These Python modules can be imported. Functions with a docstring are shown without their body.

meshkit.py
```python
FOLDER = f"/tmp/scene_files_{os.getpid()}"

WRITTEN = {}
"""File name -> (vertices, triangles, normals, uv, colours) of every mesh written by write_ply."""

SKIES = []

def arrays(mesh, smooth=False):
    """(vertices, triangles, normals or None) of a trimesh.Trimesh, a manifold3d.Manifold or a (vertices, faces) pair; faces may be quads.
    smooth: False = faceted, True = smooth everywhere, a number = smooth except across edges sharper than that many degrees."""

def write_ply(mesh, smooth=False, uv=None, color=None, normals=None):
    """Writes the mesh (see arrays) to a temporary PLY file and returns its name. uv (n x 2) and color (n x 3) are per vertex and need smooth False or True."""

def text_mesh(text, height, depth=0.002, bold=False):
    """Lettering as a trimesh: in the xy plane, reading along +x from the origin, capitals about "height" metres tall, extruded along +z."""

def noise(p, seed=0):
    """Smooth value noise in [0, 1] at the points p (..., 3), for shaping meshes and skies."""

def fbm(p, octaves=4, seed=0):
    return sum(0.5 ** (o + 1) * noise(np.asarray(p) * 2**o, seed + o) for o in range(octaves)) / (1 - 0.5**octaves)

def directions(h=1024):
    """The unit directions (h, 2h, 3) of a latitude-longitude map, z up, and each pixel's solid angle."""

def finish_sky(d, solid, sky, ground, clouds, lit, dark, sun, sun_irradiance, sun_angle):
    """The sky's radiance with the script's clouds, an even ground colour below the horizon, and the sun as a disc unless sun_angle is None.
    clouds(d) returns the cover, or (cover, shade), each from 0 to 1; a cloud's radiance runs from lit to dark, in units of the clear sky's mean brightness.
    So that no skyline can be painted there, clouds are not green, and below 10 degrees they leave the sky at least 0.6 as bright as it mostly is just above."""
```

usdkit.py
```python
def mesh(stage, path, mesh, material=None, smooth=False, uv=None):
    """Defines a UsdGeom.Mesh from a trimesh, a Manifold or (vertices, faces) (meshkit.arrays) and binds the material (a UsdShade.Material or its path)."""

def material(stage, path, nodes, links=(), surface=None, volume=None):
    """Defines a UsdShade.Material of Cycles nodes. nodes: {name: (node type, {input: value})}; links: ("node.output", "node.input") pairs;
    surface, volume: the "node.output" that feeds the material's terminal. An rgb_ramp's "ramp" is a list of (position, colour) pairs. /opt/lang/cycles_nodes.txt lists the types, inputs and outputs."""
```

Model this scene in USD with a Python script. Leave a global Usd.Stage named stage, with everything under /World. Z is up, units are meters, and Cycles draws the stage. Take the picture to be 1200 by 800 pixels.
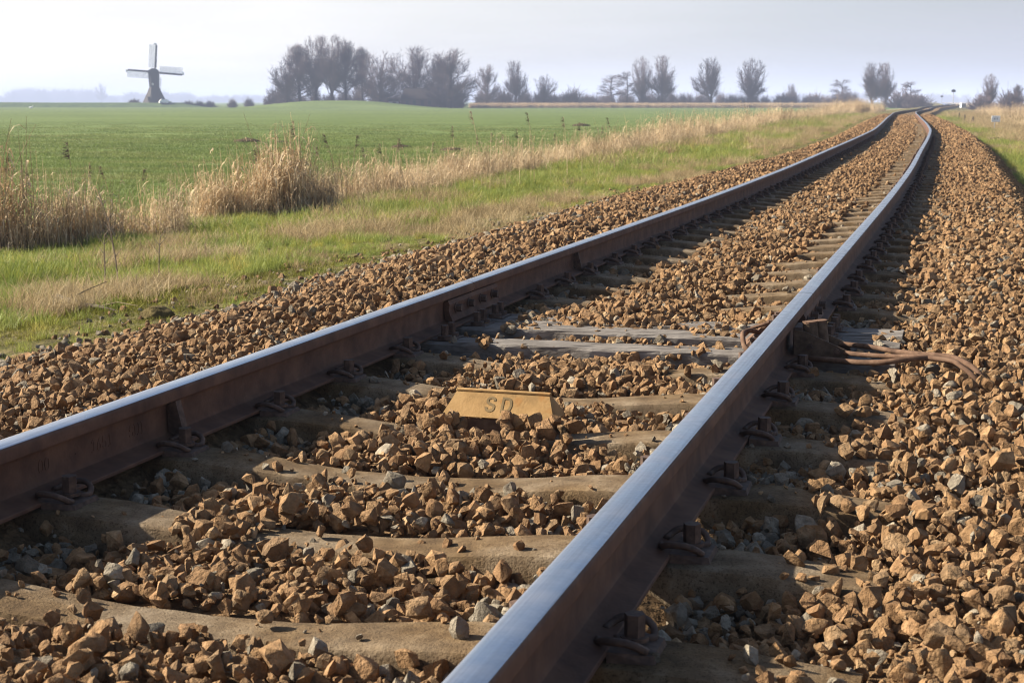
import math, random, re
import numpy as np
import trimesh, meshkit, usdkit
from scipy.interpolate import PchipInterpolator
from pxr import Gf, Sdf, Usd, UsdGeom, UsdLux, UsdShade, Vt

random.seed(7)
RNG = np.random.default_rng(7)
PI = math.pi
stage = Usd.Stage.CreateInMemory()
UsdGeom.SetStageUpAxis(stage, UsdGeom.Tokens.z)
UsdGeom.Xform.Define(stage, '/World')

# ------------------------------------------------------------------ camera, sky, sun, exposure
F_PX, CAM_Z, PITCH = 1826.0, 0.7755, math.atan(281 / 1826.0)       # focal length in pixels of a 1200 px wide picture
cam = UsdGeom.Camera.Define(stage, '/World/camera')
cam.CreateHorizontalApertureAttr(36.0)
cam.CreateVerticalApertureAttr(24.0)
cam.CreateFocalLengthAttr(F_PX / 1200 * 36.0)
cam.CreateClippingRangeAttr(Gf.Vec2f(0.05, 20000))
cam.CreateFStopAttr(11.0)
cam.CreateFocusDistanceAttr(5.2)
cam.CreateExposureAttr(1.56)
cam.AddTranslateOp().Set(Gf.Vec3d(0, 0, CAM_Z))
cam.AddRotateXOp().Set(90 - math.degrees(PITCH))

HAZE = 0.00042
SUN_EL, SUN_XY = math.radians(30.3), (-1.0, 0.24)
n_ = math.hypot(*SUN_XY)
SUN = np.array([SUN_XY[0] / n_ * math.cos(SUN_EL), SUN_XY[1] / n_ * math.cos(SUN_EL), math.sin(SUN_EL)])
sun = UsdLux.DistantLight.Define(stage, '/World/sun')
sun.CreateIntensityAttr(1.25)
sun.CreateNormalizeAttr(True)
sun.CreateAngleAttr(0.53)
sun.CreateColorAttr(Gf.Vec3f(1.0, 0.90, 0.74))
sun.AddRotateXYZOp().Set(Gf.Vec3f(90 - math.degrees(SUN_EL), 0, math.degrees(math.atan2(SUN[0], -SUN[1]))))

SKY_K, VEIL = 0.05, 4.8
sx_, sy_ = SUN[0] / math.cos(SUN_EL), SUN[1] / math.cos(SUN_EL)
sky_m = usdkit.material(stage, '/World/Looks/sky', {
    'sky': ('sky_texture', {'sky_type': 'single_scattering', 'sun_disc': False, 'sun_elevation': SUN_EL, 'sun_rotation': math.atan2(SUN[0], SUN[1]) % (2 * PI),
                            'altitude': 0.0, 'air_density': 1.0, 'aerosol_density': 2.0, 'ozone_density': 1.2}),
    'tc': ('texture_coordinate', {}),
    'sp': ('separate_xyz', {}),
    # a hazy veil that lies along the horizon all round and thins out upwards, paler and warmer towards the sun
    'vh': ('map_range', {'range_type': 'smoothstep', 'from_min': 0.0, 'from_max': 0.30, 'to_min': 0.92, 'to_max': 0.0, 'clamp': True}),
    'mp': ('mapping', {'scale': (1.0, 1.0, 9.0)}),
    'nz': ('noise_texture', {'scale': 2.6, 'detail': 5.0, 'roughness': 0.55}),
    'nr': ('map_range', {'from_min': 0.32, 'from_max': 0.66, 'to_min': 0.66, 'to_max': 1.08, 'clamp': True}),
    'vm': ('math', {'math_type': 'multiply', 'use_clamp': True}),
    'dx': ('math', {'math_type': 'multiply', 'value2': sx_}), 'dy': ('math', {'math_type': 'multiply', 'value2': sy_}), 'ds': ('math', {'math_type': 'add'}),
    'rp': ('rgb_ramp', {'ramp': [(0.0, tuple(VEIL * c for c in (0.38, 0.37, 0.50))), (0.34, tuple(VEIL * c for c in (0.50, 0.487, 0.645))), (0.52, tuple(VEIL * c for c in (0.90, 0.93, 1.0))), (0.68, tuple(VEIL * c for c in (1.62, 1.57, 1.53))), (1.0, tuple(VEIL * c for c in (1.7, 1.62, 1.5)))]}),
    'dr': ('map_range', {'from_min': -1.0, 'from_max': 1.0}),
    'mx': ('mix', {'mix_type': 'mix'}),
    'bg': ('background_shader', {'strength': SKY_K}),
}, [('tc.generated', 'sp.vector'), ('sp.z', 'vh.value'), ('tc.generated', 'mp.vector'), ('mp.vector', 'nz.vector'), ('nz.fac', 'nr.value'), ('vh.result', 'vm.value1'), ('nr.result', 'vm.value2'),
    ('sp.x', 'dx.value1'), ('sp.y', 'dy.value1'), ('dx.value', 'ds.value1'), ('dy.value', 'ds.value2'), ('ds.value', 'dr.value'), ('dr.result', 'rp.fac'),
    ('vm.value', 'mx.fac'), ('sky.color', 'mx.color1'), ('rp.color', 'mx.color2'), ('mx.color', 'bg.color')], surface='bg.background')
dome = UsdLux.DomeLight.Define(stage, '/World/sky')
UsdShade.MaterialBindingAPI.Apply(dome.GetPrim()).Bind(sky_m)
dome.GetPrim().SetCustomDataByKey('kind', 'structure')

# ------------------------------------------------------------------ helpers: prims
USED = {}
def numbered(parent, name):
    k = USED.get((parent, name), 0)
    USED[(parent, name)] = k + 1
    return f'{parent}/{name}' if k == 0 else f'{parent}/{name}_{k:03d}'

def tag(p, label=None, cat=None, group=None, kind=None):
    p = p.GetPrim() if hasattr(p, 'GetPrim') else p
    for k, v in (('label', label), ('category', cat), ('group', group), ('kind', kind)):
        if v:
            p.SetCustomDataByKey(k, v)
    return p

def thing(name, label=None, cat=None, loc=(0, 0, 0), rotz=0.0, group=None, kind=None, scale=None):
    x = UsdGeom.Xform.Define(stage, numbered('/World', name))
    x.AddTranslateOp().Set(Gf.Vec3d(*map(float, loc)))
    if rotz:
        x.AddRotateZOp().Set(math.degrees(rotz))
    if scale is not None:
        x.AddScaleOp().Set(Gf.Vec3f(*(np.ones(3) * scale).tolist()))
    return tag(x, label, cat, group, kind)

def obj(name, mesh, m, parent='/World', smooth=False):
    parent = parent if isinstance(parent, str) else str(parent.GetPrim().GetPath())
    return usdkit.mesh(stage, numbered(parent, name), mesh, m, smooth=smooth)

def copy_of(src, label, loc, rotz=0.0, scale=None, group=None, name=None, cat=None):
    was = src.GetCustomData()
    r = thing(name or re.sub(r'_\d{3}$', '', src.GetName()), label or was['label'], cat or was['category'], loc, rotz, group or was.get('group'), None, scale)
    r.GetReferences().AddInternalReference(src.GetPath())
    r.SetInstanceable(True)
    return r

def instancer(path, protos, pos, quat, scl, idx):
    """A PointInstancer; protos: list of (mesh, material, smooth); quat rows are (w, x, y, z)."""
    pi = UsdGeom.PointInstancer.Define(stage, path)
    for k, (m, mat, sm) in enumerate(protos):
        u = usdkit.mesh(stage, f'{path}/shape_{k:03d}', m, mat, smooth=sm)
        pi.CreatePrototypesRel().AddTarget(u.GetPath())
    pi.CreatePositionsAttr(Vt.Vec3fArray.FromNumpy(np.asarray(pos, np.float32)))
    pi.CreateOrientationsAttr(Vt.QuathArray([Gf.Quath(*map(float, q)) for q in quat]))
    s = np.asarray(scl, np.float32)
    s = np.repeat(s[:, None], 3, 1) if s.ndim == 1 else s
    pi.CreateScalesAttr(Vt.Vec3fArray.FromNumpy(np.ascontiguousarray(s)))
    pi.CreateProtoIndicesAttr(Vt.IntArray.FromNumpy(np.asarray(idx, np.int32)))
    return pi

def zquat(a):
    a = np.asarray(a)
    return np.stack([np.cos(a / 2), 0 * a, 0 * a, np.sin(a / 2)], 1)

def rand_quat(n, rng):
    q = rng.normal(size=(n, 4))
    return q / np.linalg.norm(q, axis=1, keepdims=True)

def quat_mat(q):
    w, x, y, z = q
    return np.array([[1 - 2 * (y * y + z * z), 2 * (x * y - z * w), 2 * (x * z + y * w)], [2 * (x * y + z * w), 1 - 2 * (x * x + z * z), 2 * (y * z - x * w)], [2 * (x * z - y * w), 2 * (y * z + x * w), 1 - 2 * (x * x + y * y)]])

# ------------------------------------------------------------------ helpers: meshes
def cat_mesh(parts):
    vs, fs, n = [], [], 0
    for v, f in parts:
        v, f = np.asarray(v, float), np.asarray(f, int)
        if f.shape[1] == 4:
            f = np.vstack([f[:, [0, 1, 2]], f[:, [0, 2, 3]]])
        vs.append(v); fs.append(f + n); n += len(v)
    return np.vstack(vs), np.vstack(fs)

def vf(t):
    return np.array(t.vertices), np.array(t.faces)

def box(cx, cy, cz, sx, sy, sz, bevel=0.0):
    b = trimesh.creation.box((sx, sy, sz))
    v = np.array(b.vertices)
    if bevel:
        pts = []
        for s in v:
            sg = np.sign(s)
            for k in range(3):
                q = s - sg * bevel; q[k] = s[k]
                pts.append(q)
        b = trimesh.convex.convex_hull(np.array(pts)); v = np.array(b.vertices)
    return v + [cx, cy, cz], np.array(b.faces)

def hull(pts):
    return vf(trimesh.convex.convex_hull(np.asarray(pts, float)))

def tube(points, radii, sides=8, caps=True):
    p = np.asarray(points, float)
    r = np.broadcast_to(np.asarray(radii, float), (len(p),))
    t = np.gradient(p, axis=0); t /= np.linalg.norm(t, axis=1, keepdims=True) + 1e-12
    ref = np.array([0, 0, 1.0]) if abs(t[0, 2]) < 0.9 else np.array([1.0, 0, 0])
    a = np.cross(t[0], ref); a /= np.linalg.norm(a)
    A = []
    for k in range(len(p)):
        a = a - t[k] * (a @ t[k]); a /= np.linalg.norm(a) + 1e-12
        A.append(a)
    A = np.array(A); B = np.cross(t, A)
    ang = np.arange(sides) * 2 * PI / sides
    v = p[:, None] + r[:, None, None] * (np.cos(ang)[None, :, None] * A[:, None] + np.sin(ang)[None, :, None] * B[:, None])
    i, j = np.meshgrid(np.arange(len(p) - 1), np.arange(sides), indexing='ij')
    q = np.stack([i * sides + j, i * sides + (j + 1) % sides, (i + 1) * sides + (j + 1) % sides, (i + 1) * sides + j], -1).reshape(-1, 4)
    f = np.vstack([q[:, [0, 1, 2]], q[:, [0, 2, 3]]])
    v = v.reshape(-1, 3)
    if caps:
        n = len(v); v = np.vstack([v, p[:1], p[-1:]])
        e = (len(p) - 1) * sides
        f = np.vstack([f, [[n, (k + 1) % sides, k] for k in range(sides)], [[n + 1, e + k, e + (k + 1) % sides] for k in range(sides)]])
    return v, f

def prism(p0, p1, r0, r1, sides=6):
    return tube([p0, p1], [r0, r1], sides)

def segs(p0, p1, r0, r1, sides=3):
    """Many tapered sticks at once."""
    p0, p1 = np.asarray(p0, float), np.asarray(p1, float)
    r0, r1 = np.asarray(r0, float), np.asarray(r1, float)
    t = p1 - p0; t = t / (np.linalg.norm(t, axis=1, keepdims=True) + 1e-12)
    ref = np.where(np.abs(t[:, 2:]) < 0.9, [[0, 0, 1.0]], [[1.0, 0, 0]])
    a = np.cross(t, ref); a /= np.linalg.norm(a, axis=1, keepdims=True); b = np.cross(t, a)
    ang = np.arange(sides) * 2 * PI / sides
    ring = np.cos(ang)[None, :, None] * a[:, None] + np.sin(ang)[None, :, None] * b[:, None]
    v = np.concatenate([p0[:, None] + r0[:, None, None] * ring, p1[:, None] + r1[:, None, None] * ring], 1)
    n = len(p0); base = (np.arange(n) * 2 * sides)[:, None]
    j = np.arange(sides)[None]; k = (np.arange(sides)[None] + 1) % sides
    f1 = np.stack([base + j, base + k, base + sides + k], -1).reshape(-1, 3)
    f2 = np.stack([base + j, base + sides + k, base + sides + j], -1).reshape(-1, 3)
    return v.reshape(-1, 3), np.vstack([f1, f2])

def grid_faces(nr, nc):
    i, j = np.meshgrid(np.arange(nr - 1), np.arange(nc - 1), indexing='ij')
    a = i * nc + j
    return np.stack([a, a + 1, a + nc + 1, a + nc], -1).reshape(-1, 4)

def up_facing(v, f):
    f = np.vstack([f[:, [0, 1, 2]], f[:, [0, 2, 3]]]) if f.shape[1] == 4 else f
    n = np.cross(v[f[:, 1]] - v[f[:, 0]], v[f[:, 2]] - v[f[:, 0]])[:, 2].sum()
    return (v, f) if n > 0 else (v, f[:, ::-1])

# ------------------------------------------------------------------ materials
MATS = {}
def mat(name, nodes, links, surface='p.BSDF', volume=None):
    MATS[name] = usdkit.material(stage, f'/World/Looks/{name}', nodes, links, surface=surface, volume=volume)
    return MATS[name]

def pmat(name, ramp, scale=8.0, rough=0.7, bump=0.0, bscale=None, bdist=0.01, spec=0.3, metal=0.0, vary=0.0, detail=6.0, stretch=None, translucent=0.0, rnd_ramp=None, distortion=0.0, local=False, dirt=None):
    """Noise-coloured principled material. vary: spread of brightness between repeats; rnd_ramp: a colour per repeat that multiplies; dirt: (colour, scale, threshold) large patches."""
    nodes = {'geo': ('geometry', {}), 'mp': ('mapping', {'scale': stretch or (1, 1, 1)}),
             'nz': ('noise_texture', {'scale': scale, 'detail': detail, 'roughness': 0.62, 'distortion': distortion}),
             'rp': ('rgb_ramp', {'ramp': ramp}),
             'p': ('principled_bsdf', {'roughness': rough, 'specular_ior_level': spec, 'metallic': metal})}
    links = [('mp.vector', 'nz.vector'), ('nz.fac', 'rp.fac')]
    if local:
        nodes['tc'] = ('texture_coordinate', {}); links.append(('tc.object', 'mp.vector'))
    else:
        links.append(('geo.position', 'mp.vector'))
    col = 'rp.color'
    if dirt:
        c, sc, lo, hi = dirt
        nodes['dn'] = ('noise_texture', {'scale': sc, 'detail': 5.0, 'roughness': 0.6})
        nodes['dr'] = ('map_range', {'from_min': lo, 'from_max': hi, 'clamp': True})
        nodes['dm'] = ('mix', {'color2': c})
        links += [('mp.vector', 'dn.vector'), ('dn.fac', 'dr.value'), ('dr.result', 'dm.fac'), (col, 'dm.color1')]
        col = 'dm.color'
    if rnd_ramp:
        nodes['oi'] = ('object_info', {}); nodes['rr'] = ('rgb_ramp', {'ramp': rnd_ramp})
        nodes['mm'] = ('mix', {'mix_type': 'multiply', 'fac': 1.0})
        links += [('oi.random', 'rr.fac'), (col, 'mm.color1'), ('rr.color', 'mm.color2')]
        col = 'mm.color'
    if vary:
        nodes.setdefault('oi', ('object_info', {})); nodes['vr'] = ('map_range', {'to_min': 1 - vary, 'to_max': 1 + vary})
        nodes['hs'] = ('hsv', {})
        links += [('oi.random', 'vr.value'), ('vr.result', 'hs.value'), (col, 'hs.color')]
        col = 'hs.color'
    links.append((col, 'p.base_color'))
    if bump:
        nodes['bn'] = ('noise_texture', {'scale': bscale or scale * 4, 'detail': 5.0, 'roughness': 0.6})
        nodes['bp'] = ('bump', {'strength': bump, 'distance': bdist})
        links += [('mp.vector', 'bn.vector'), ('bn.fac', 'bp.height'), ('bp.normal', 'p.normal')]
    surface = 'p.BSDF'
    if translucent:
        nodes['tl'] = ('translucent_bsdf', {}); nodes['mc'] = ('mix_closure', {'fac': translucent})
        links += [(col, 'tl.color'), ('p.BSDF', 'mc.closure1'), ('tl.BSDF', 'mc.closure2')]
        surface = 'mc.closure'
    return mat(name, nodes, links, surface)

STONE_RND = [(0.0, (1.0, 0.94, 0.88)), (0.12, (0.66, 0.58, 0.52)), (0.25, (1.1, 1.0, 0.92)), (0.4, (0.80, 0.74, 0.68)), (0.52, (1.22, 1.14, 1.04)), (0.62, (0.95, 0.86, 0.76)), (0.72, (0.72, 0.70, 0.70)),
             (0.80, (0.95, 0.97, 0.98)), (0.86, (0.85, 0.78, 0.7)), (0.93, (1.08, 1.08, 1.08)), (0.972, (1.5, 1.55, 1.55)), (0.982, (1.0, 0.92, 0.82)), (1.0, (0.85, 0.78, 0.7))]
pmat('ballast_stone', [(0.25, (0.110, 0.068, 0.037)), (0.5, (0.212, 0.137, 0.074)), (0.72, (0.325, 0.220, 0.127))], scale=34, rough=0.92, bump=1.0, bscale=85, bdist=0.012, spec=0.15, rnd_ramp=STONE_RND)
pmat('grey_stone', [(0.25, (0.10, 0.083, 0.062)), (0.5, (0.19, 0.162, 0.122)), (0.75, (0.31, 0.27, 0.21))], scale=34, rough=0.92, bump=1.0, bscale=85, bdist=0.012, spec=0.15, vary=0.35)
pmat('ballast_bed', [(0.3, (0.045, 0.027, 0.015)), (0.5, (0.14, 0.088, 0.046)), (0.7, (0.25, 0.16, 0.085))], scale=16, rough=0.95, bump=1.0, bscale=20, bdist=0.05, spec=0.1)
pmat('ballast_far', [(0.3, (0.055, 0.036, 0.020)), (0.5, (0.165, 0.112, 0.062)), (0.7, (0.27, 0.19, 0.11))], scale=7, rough=0.95, bump=1.0, bscale=9, bdist=0.08, spec=0.1)
mat('concrete', {'geo': ('geometry', {}), 'n1': ('noise_texture', {'scale': 13.0, 'detail': 9.0, 'roughness': 0.66}), 'n2': ('noise_texture', {'scale': 170.0, 'detail': 3.0, 'roughness': 0.7}), 'n3': ('noise_texture', {'scale': 4.0, 'detail': 5.0}),
    'c1': ('rgb_ramp', {'ramp': [(0.28, (0.080, 0.058, 0.038)), (0.5, (0.158, 0.118, 0.076)), (0.72, (0.255, 0.205, 0.145))]}), 'c2': ('rgb_ramp', {'ramp': [(0.34, (0.45, 0.42, 0.40)), (0.46, (1, 1, 1)), (0.62, (1.0, 1.0, 1.0)), (0.72, (1.35, 1.35, 1.35))]}),
    'c3': ('rgb_ramp', {'ramp': [(0.40, (1, 1, 1)), (0.62, (0.72, 0.62, 0.48))]}), 'm1': ('mix', {'mix_type': 'multiply', 'fac': 1.0}), 'm2': ('mix', {'mix_type': 'multiply', 'fac': 1.0}),
    'ad': ('math', {'math_type': 'multiply_add', 'value2': 0.35}), 'bp': ('bump', {'strength': 0.9, 'distance': 0.010}), 'p': ('principled_bsdf', {'roughness': 0.93, 'specular_ior_level': 0.15})},
    [('geo.position', 'n1.vector'), ('geo.position', 'n2.vector'), ('geo.position', 'n3.vector'), ('n1.fac', 'c1.fac'), ('n2.fac', 'c2.fac'), ('n3.fac', 'c3.fac'), ('c1.color', 'm1.color1'), ('c2.color', 'm1.color2'), ('m1.color', 'm2.color1'), ('c3.color', 'm2.color2'),
     ('m2.color', 'p.base_color'), ('n2.fac', 'ad.value1'), ('n1.fac', 'ad.value3'), ('ad.value', 'bp.height'), ('bp.normal', 'p.normal')])
pmat('timber', [(0.3, (0.07, 0.06, 0.054)), (0.5, (0.15, 0.135, 0.122)), (0.7, (0.22, 0.20, 0.185))], scale=14, rough=0.85, bump=0.8, bscale=40, bdist=0.008, spec=0.15, stretch=(0.5, 2, 2))
pmat('rail_rust', [(0.25, (0.048, 0.023, 0.014)), (0.5, (0.092, 0.046, 0.028)), (0.75, (0.145, 0.078, 0.046))], scale=10, rough=0.75, bump=0.3, bscale=160, bdist=0.003, spec=0.3)
mat('rail_polished', {'geo': ('geometry', {}), 'sx': ('separate_xyz', {}), 'a': ('math', {'math_type': 'multiply', 'value2': 0.9605}), 'b': ('math', {'math_type': 'multiply', 'value2': -0.2782}), 'ab': ('math', {'math_type': 'add'}), 'u': ('math', {'math_type': 'multiply', 'value2': 130.0}), 'v': ('math', {'math_type': 'multiply', 'value2': 0.9}), 'mp': ('combine_xyz', {}), 'nz': ('noise_texture', {'scale': 1.0, 'detail': 6.0, 'roughness': 0.65}),
    'n2': ('noise_texture', {'scale': 9.0, 'detail': 6.0}), 'cr': ('rgb_ramp', {'ramp': [(0.25, (0.34, 0.33, 0.34)), (0.5, (0.56, 0.56, 0.59)), (0.75, (0.69, 0.70, 0.73))]}),
    'rr': ('map_range', {'from_min': 0.3, 'from_max': 0.7, 'to_min': 0.19, 'to_max': 0.40, 'clamp': True}), 'bp': ('bump', {'strength': 0.08, 'distance': 0.002}), 'p': ('principled_bsdf', {'metallic': 1.0})},
    [('geo.position', 'sx.vector'), ('sx.x', 'a.value1'), ('sx.y', 'b.value1'), ('a.value', 'ab.value1'), ('b.value', 'ab.value2'), ('ab.value', 'u.value1'), ('u.value', 'mp.x'), ('sx.y', 'v.value1'), ('v.value', 'mp.y'), ('mp.vector', 'nz.vector'), ('geo.position', 'n2.vector'), ('nz.fac', 'cr.fac'), ('cr.color', 'p.base_color'), ('n2.fac', 'rr.value'), ('rr.result', 'p.roughness'), ('nz.fac', 'bp.height'), ('bp.normal', 'p.normal')])
pmat('clip_rust', [(0.3, (0.034, 0.021, 0.015)), (0.5, (0.075, 0.046, 0.033)), (0.75, (0.135, 0.085, 0.058))], scale=40, rough=0.7, bump=0.4, bscale=200, bdist=0.002, spec=0.3)
pmat('bracket_rust', [(0.3, (0.045, 0.030, 0.020)), (0.5, (0.095, 0.064, 0.043)), (0.75, (0.15, 0.105, 0.072))], scale=30, rough=0.85, bump=0.4, bscale=150, bdist=0.003, spec=0.2)
pmat('rust', [(0.3, (0.05, 0.028, 0.018)), (0.5, (0.105, 0.060, 0.038)), (0.75, (0.165, 0.105, 0.070))], scale=30, rough=0.85, bump=0.4, bscale=150, bdist=0.003, spec=0.2)
pmat('cover_paint', [(0.25, (0.20, 0.120, 0.046)), (0.5, (0.29, 0.175, 0.068)), (0.75, (0.36, 0.225, 0.095))], scale=16, rough=0.8, bump=0.35, bscale=120, bdist=0.003, spec=0.2, dirt=((0.27, 0.14, 0.045), 14, 0.56, 0.66))
pmat('cover_letter', [(0.3, (0.12, 0.085, 0.042)), (0.7, (0.20, 0.135, 0.062))], scale=30, rough=0.85, spec=0.2)
pmat('verge_soil', [(0.3, (0.045, 0.045, 0.014)), (0.45, (0.10, 0.095, 0.028)), (0.6, (0.17, 0.14, 0.06)), (0.75, (0.26, 0.215, 0.125))], scale=5.0, rough=0.95, bump=1.0, bscale=38, bdist=0.05, spec=0.1, dirt=((0.055, 0.042, 0.02), 9.0, 0.52, 0.66))
pmat('field_green', [(0.3, (0.054, 0.082, 0.015)), (0.5, (0.078, 0.112, 0.024)), (0.72, (0.105, 0.138, 0.036))], scale=0.5, rough=0.95, bump=0.5, bscale=9.0, bdist=0.03, spec=0.1, detail=9.0, stretch=(0.3, 1, 1), dirt=((0.115, 0.155, 0.045), 0.08, 0.48, 0.7))
pmat('dry_ground', [(0.3, (0.16, 0.12, 0.065)), (0.5, (0.27, 0.205, 0.12)), (0.7, (0.36, 0.29, 0.18))], scale=0.7, rough=0.95, bump=0.8, bscale=10, bdist=0.05, spec=0.1, detail=8.0)
pmat('dike_green', [(0.3, (0.035, 0.06, 0.02)), (0.7, (0.07, 0.105, 0.035))], scale=0.3, rough=0.95, spec=0.1)
GR = [(0.0, (0.75, 0.85, 0.7)), (0.3, (1.0, 1.0, 1.0)), (0.6, (1.25, 1.12, 0.9)), (0.85, (0.9, 0.95, 0.8)), (1.0, (1.6, 1.2, 1.0))]
pmat('grass_green', [(0.3, (0.135, 0.172, 0.036)), (0.55, (0.225, 0.262, 0.066)), (0.75, (0.33, 0.325, 0.13))], scale=1.4, rough=0.6, spec=0.25, rnd_ramp=GR, translucent=0.35)
pmat('grass_moss', [(0.3, (0.11, 0.115, 0.018)), (0.55, (0.19, 0.185, 0.035)), (0.75, (0.28, 0.235, 0.09))], scale=2.5, rough=0.8, spec=0.1, vary=0.25, translucent=0.2)
pmat('grass_dry', [(0.3, (0.23, 0.17, 0.085)), (0.55, (0.35, 0.27, 0.15)), (0.75, (0.45, 0.37, 0.23))], scale=1.4, rough=0.7, spec=0.2, vary=0.3, translucent=0.3)
pmat('field_grass', [(0.3, (0.100, 0.142, 0.032)), (0.5, (0.142, 0.190, 0.046)), (0.72, (0.188, 0.225, 0.070))], scale=0.5, rough=0.6, spec=0.2, vary=0.18, translucent=0.3, stretch=(0.3, 1, 1), dirt=((0.21, 0.215, 0.075), 0.35, 0.48, 0.70))
pmat('reed_straw', [(0.3, (0.33, 0.235, 0.14)), (0.5, (0.52, 0.40, 0.25)), (0.75, (0.70, 0.59, 0.42))], scale=5, rough=0.65, spec=0.2, vary=0.3, translucent=0.25)
pmat('reed_plume', [(0.3, (0.10, 0.072, 0.055)), (0.7, (0.19, 0.145, 0.11))], scale=40, rough=0.9, spec=0.1, vary=0.2)
pmat('stalk_grey', [(0.3, (0.13, 0.10, 0.075)), (0.7, (0.26, 0.21, 0.16))], scale=20, rough=0.9, spec=0.1)
pmat('bark', [(0.3, (0.028, 0.023, 0.024)), (0.7, (0.055, 0.044, 0.042))], scale=1.2, rough=0.95, spec=0.1, vary=0.15)
pmat('twig', [(0.3, (0.098, 0.076, 0.083)), (0.7, (0.155, 0.122, 0.126))], scale=0.6, rough=0.95, spec=0.1, vary=0.2)
pmat('mill_thatch', [(0.3, (0.035, 0.032, 0.032)), (0.7, (0.07, 0.064, 0.06))], scale=3, rough=0.95, spec=0.1)
pmat('mill_board', [(0.3, (0.018, 0.02, 0.024)), (0.7, (0.035, 0.037, 0.042))], scale=2, rough=0.7, spec=0.3, stretch=(4, 4, 0.4))
pmat('mill_spar', [(0.3, (0.016, 0.018, 0.022)), (0.7, (0.028, 0.03, 0.036))], scale=2, rough=0.6, spec=0.3)
pmat('white_wood', [(0.3, (0.66, 0.66, 0.66)), (0.7, (0.80, 0.80, 0.80))], scale=3, rough=0.6, spec=0.3)
pmat('roof_tile', [(0.3, (0.028, 0.022, 0.022)), (0.7, (0.055, 0.042, 0.04))], scale=2, rough=0.85, spec=0.2)
pmat('brick_wall', [(0.3, (0.07, 0.042, 0.036)), (0.7, (0.12, 0.075, 0.062))], scale=4, rough=0.9, spec=0.15)
pmat('dark_glass', [(0.3, (0.02, 0.025, 0.03)), (0.7, (0.03, 0.035, 0.045))], scale=4, rough=0.1, spec=0.6)
pmat('white_paint', [(0.3, (0.74, 0.74, 0.73)), (0.7, (0.83, 0.83, 0.82))], scale=6, rough=0.45, spec=0.4)
pmat('black_paint', [(0.3, (0.015, 0.015, 0.016)), (0.7, (0.03, 0.03, 0.031))], scale=6, rough=0.6, spec=0.3)
pmat('galvanised', [(0.3, (0.30, 0.31, 0.32)), (0.7, (0.42, 0.43, 0.44))], scale=10, rough=0.5, metal=0.6)
pmat('post_wood', [(0.3, (0.07, 0.055, 0.045)), (0.7, (0.14, 0.115, 0.09))], scale=10, rough=0.9, spec=0.1)
pmat('clod', [(0.3, (0.035, 0.026, 0.016)), (0.7, (0.085, 0.065, 0.035))], scale=14, rough=0.95, bump=0.8, bscale=40, bdist=0.02, spec=0.1)
pmat('moss_clod', [(0.3, (0.03, 0.022, 0.012)), (0.5, (0.085, 0.066, 0.026)), (0.7, (0.17, 0.135, 0.06))], scale=9, rough=0.95, bump=0.8, bscale=60, bdist=0.02, spec=0.1)
pmat('feather', [(0.3, (0.74, 0.74, 0.72)), (0.7, (0.84, 0.84, 0.82))], scale=20, rough=0.8, spec=0.2)
pmat('beak', [(0.3, (0.55, 0.2, 0.03)), (0.7, (0.6, 0.25, 0.04))], scale=20, rough=0.5)
M = MATS

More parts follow.
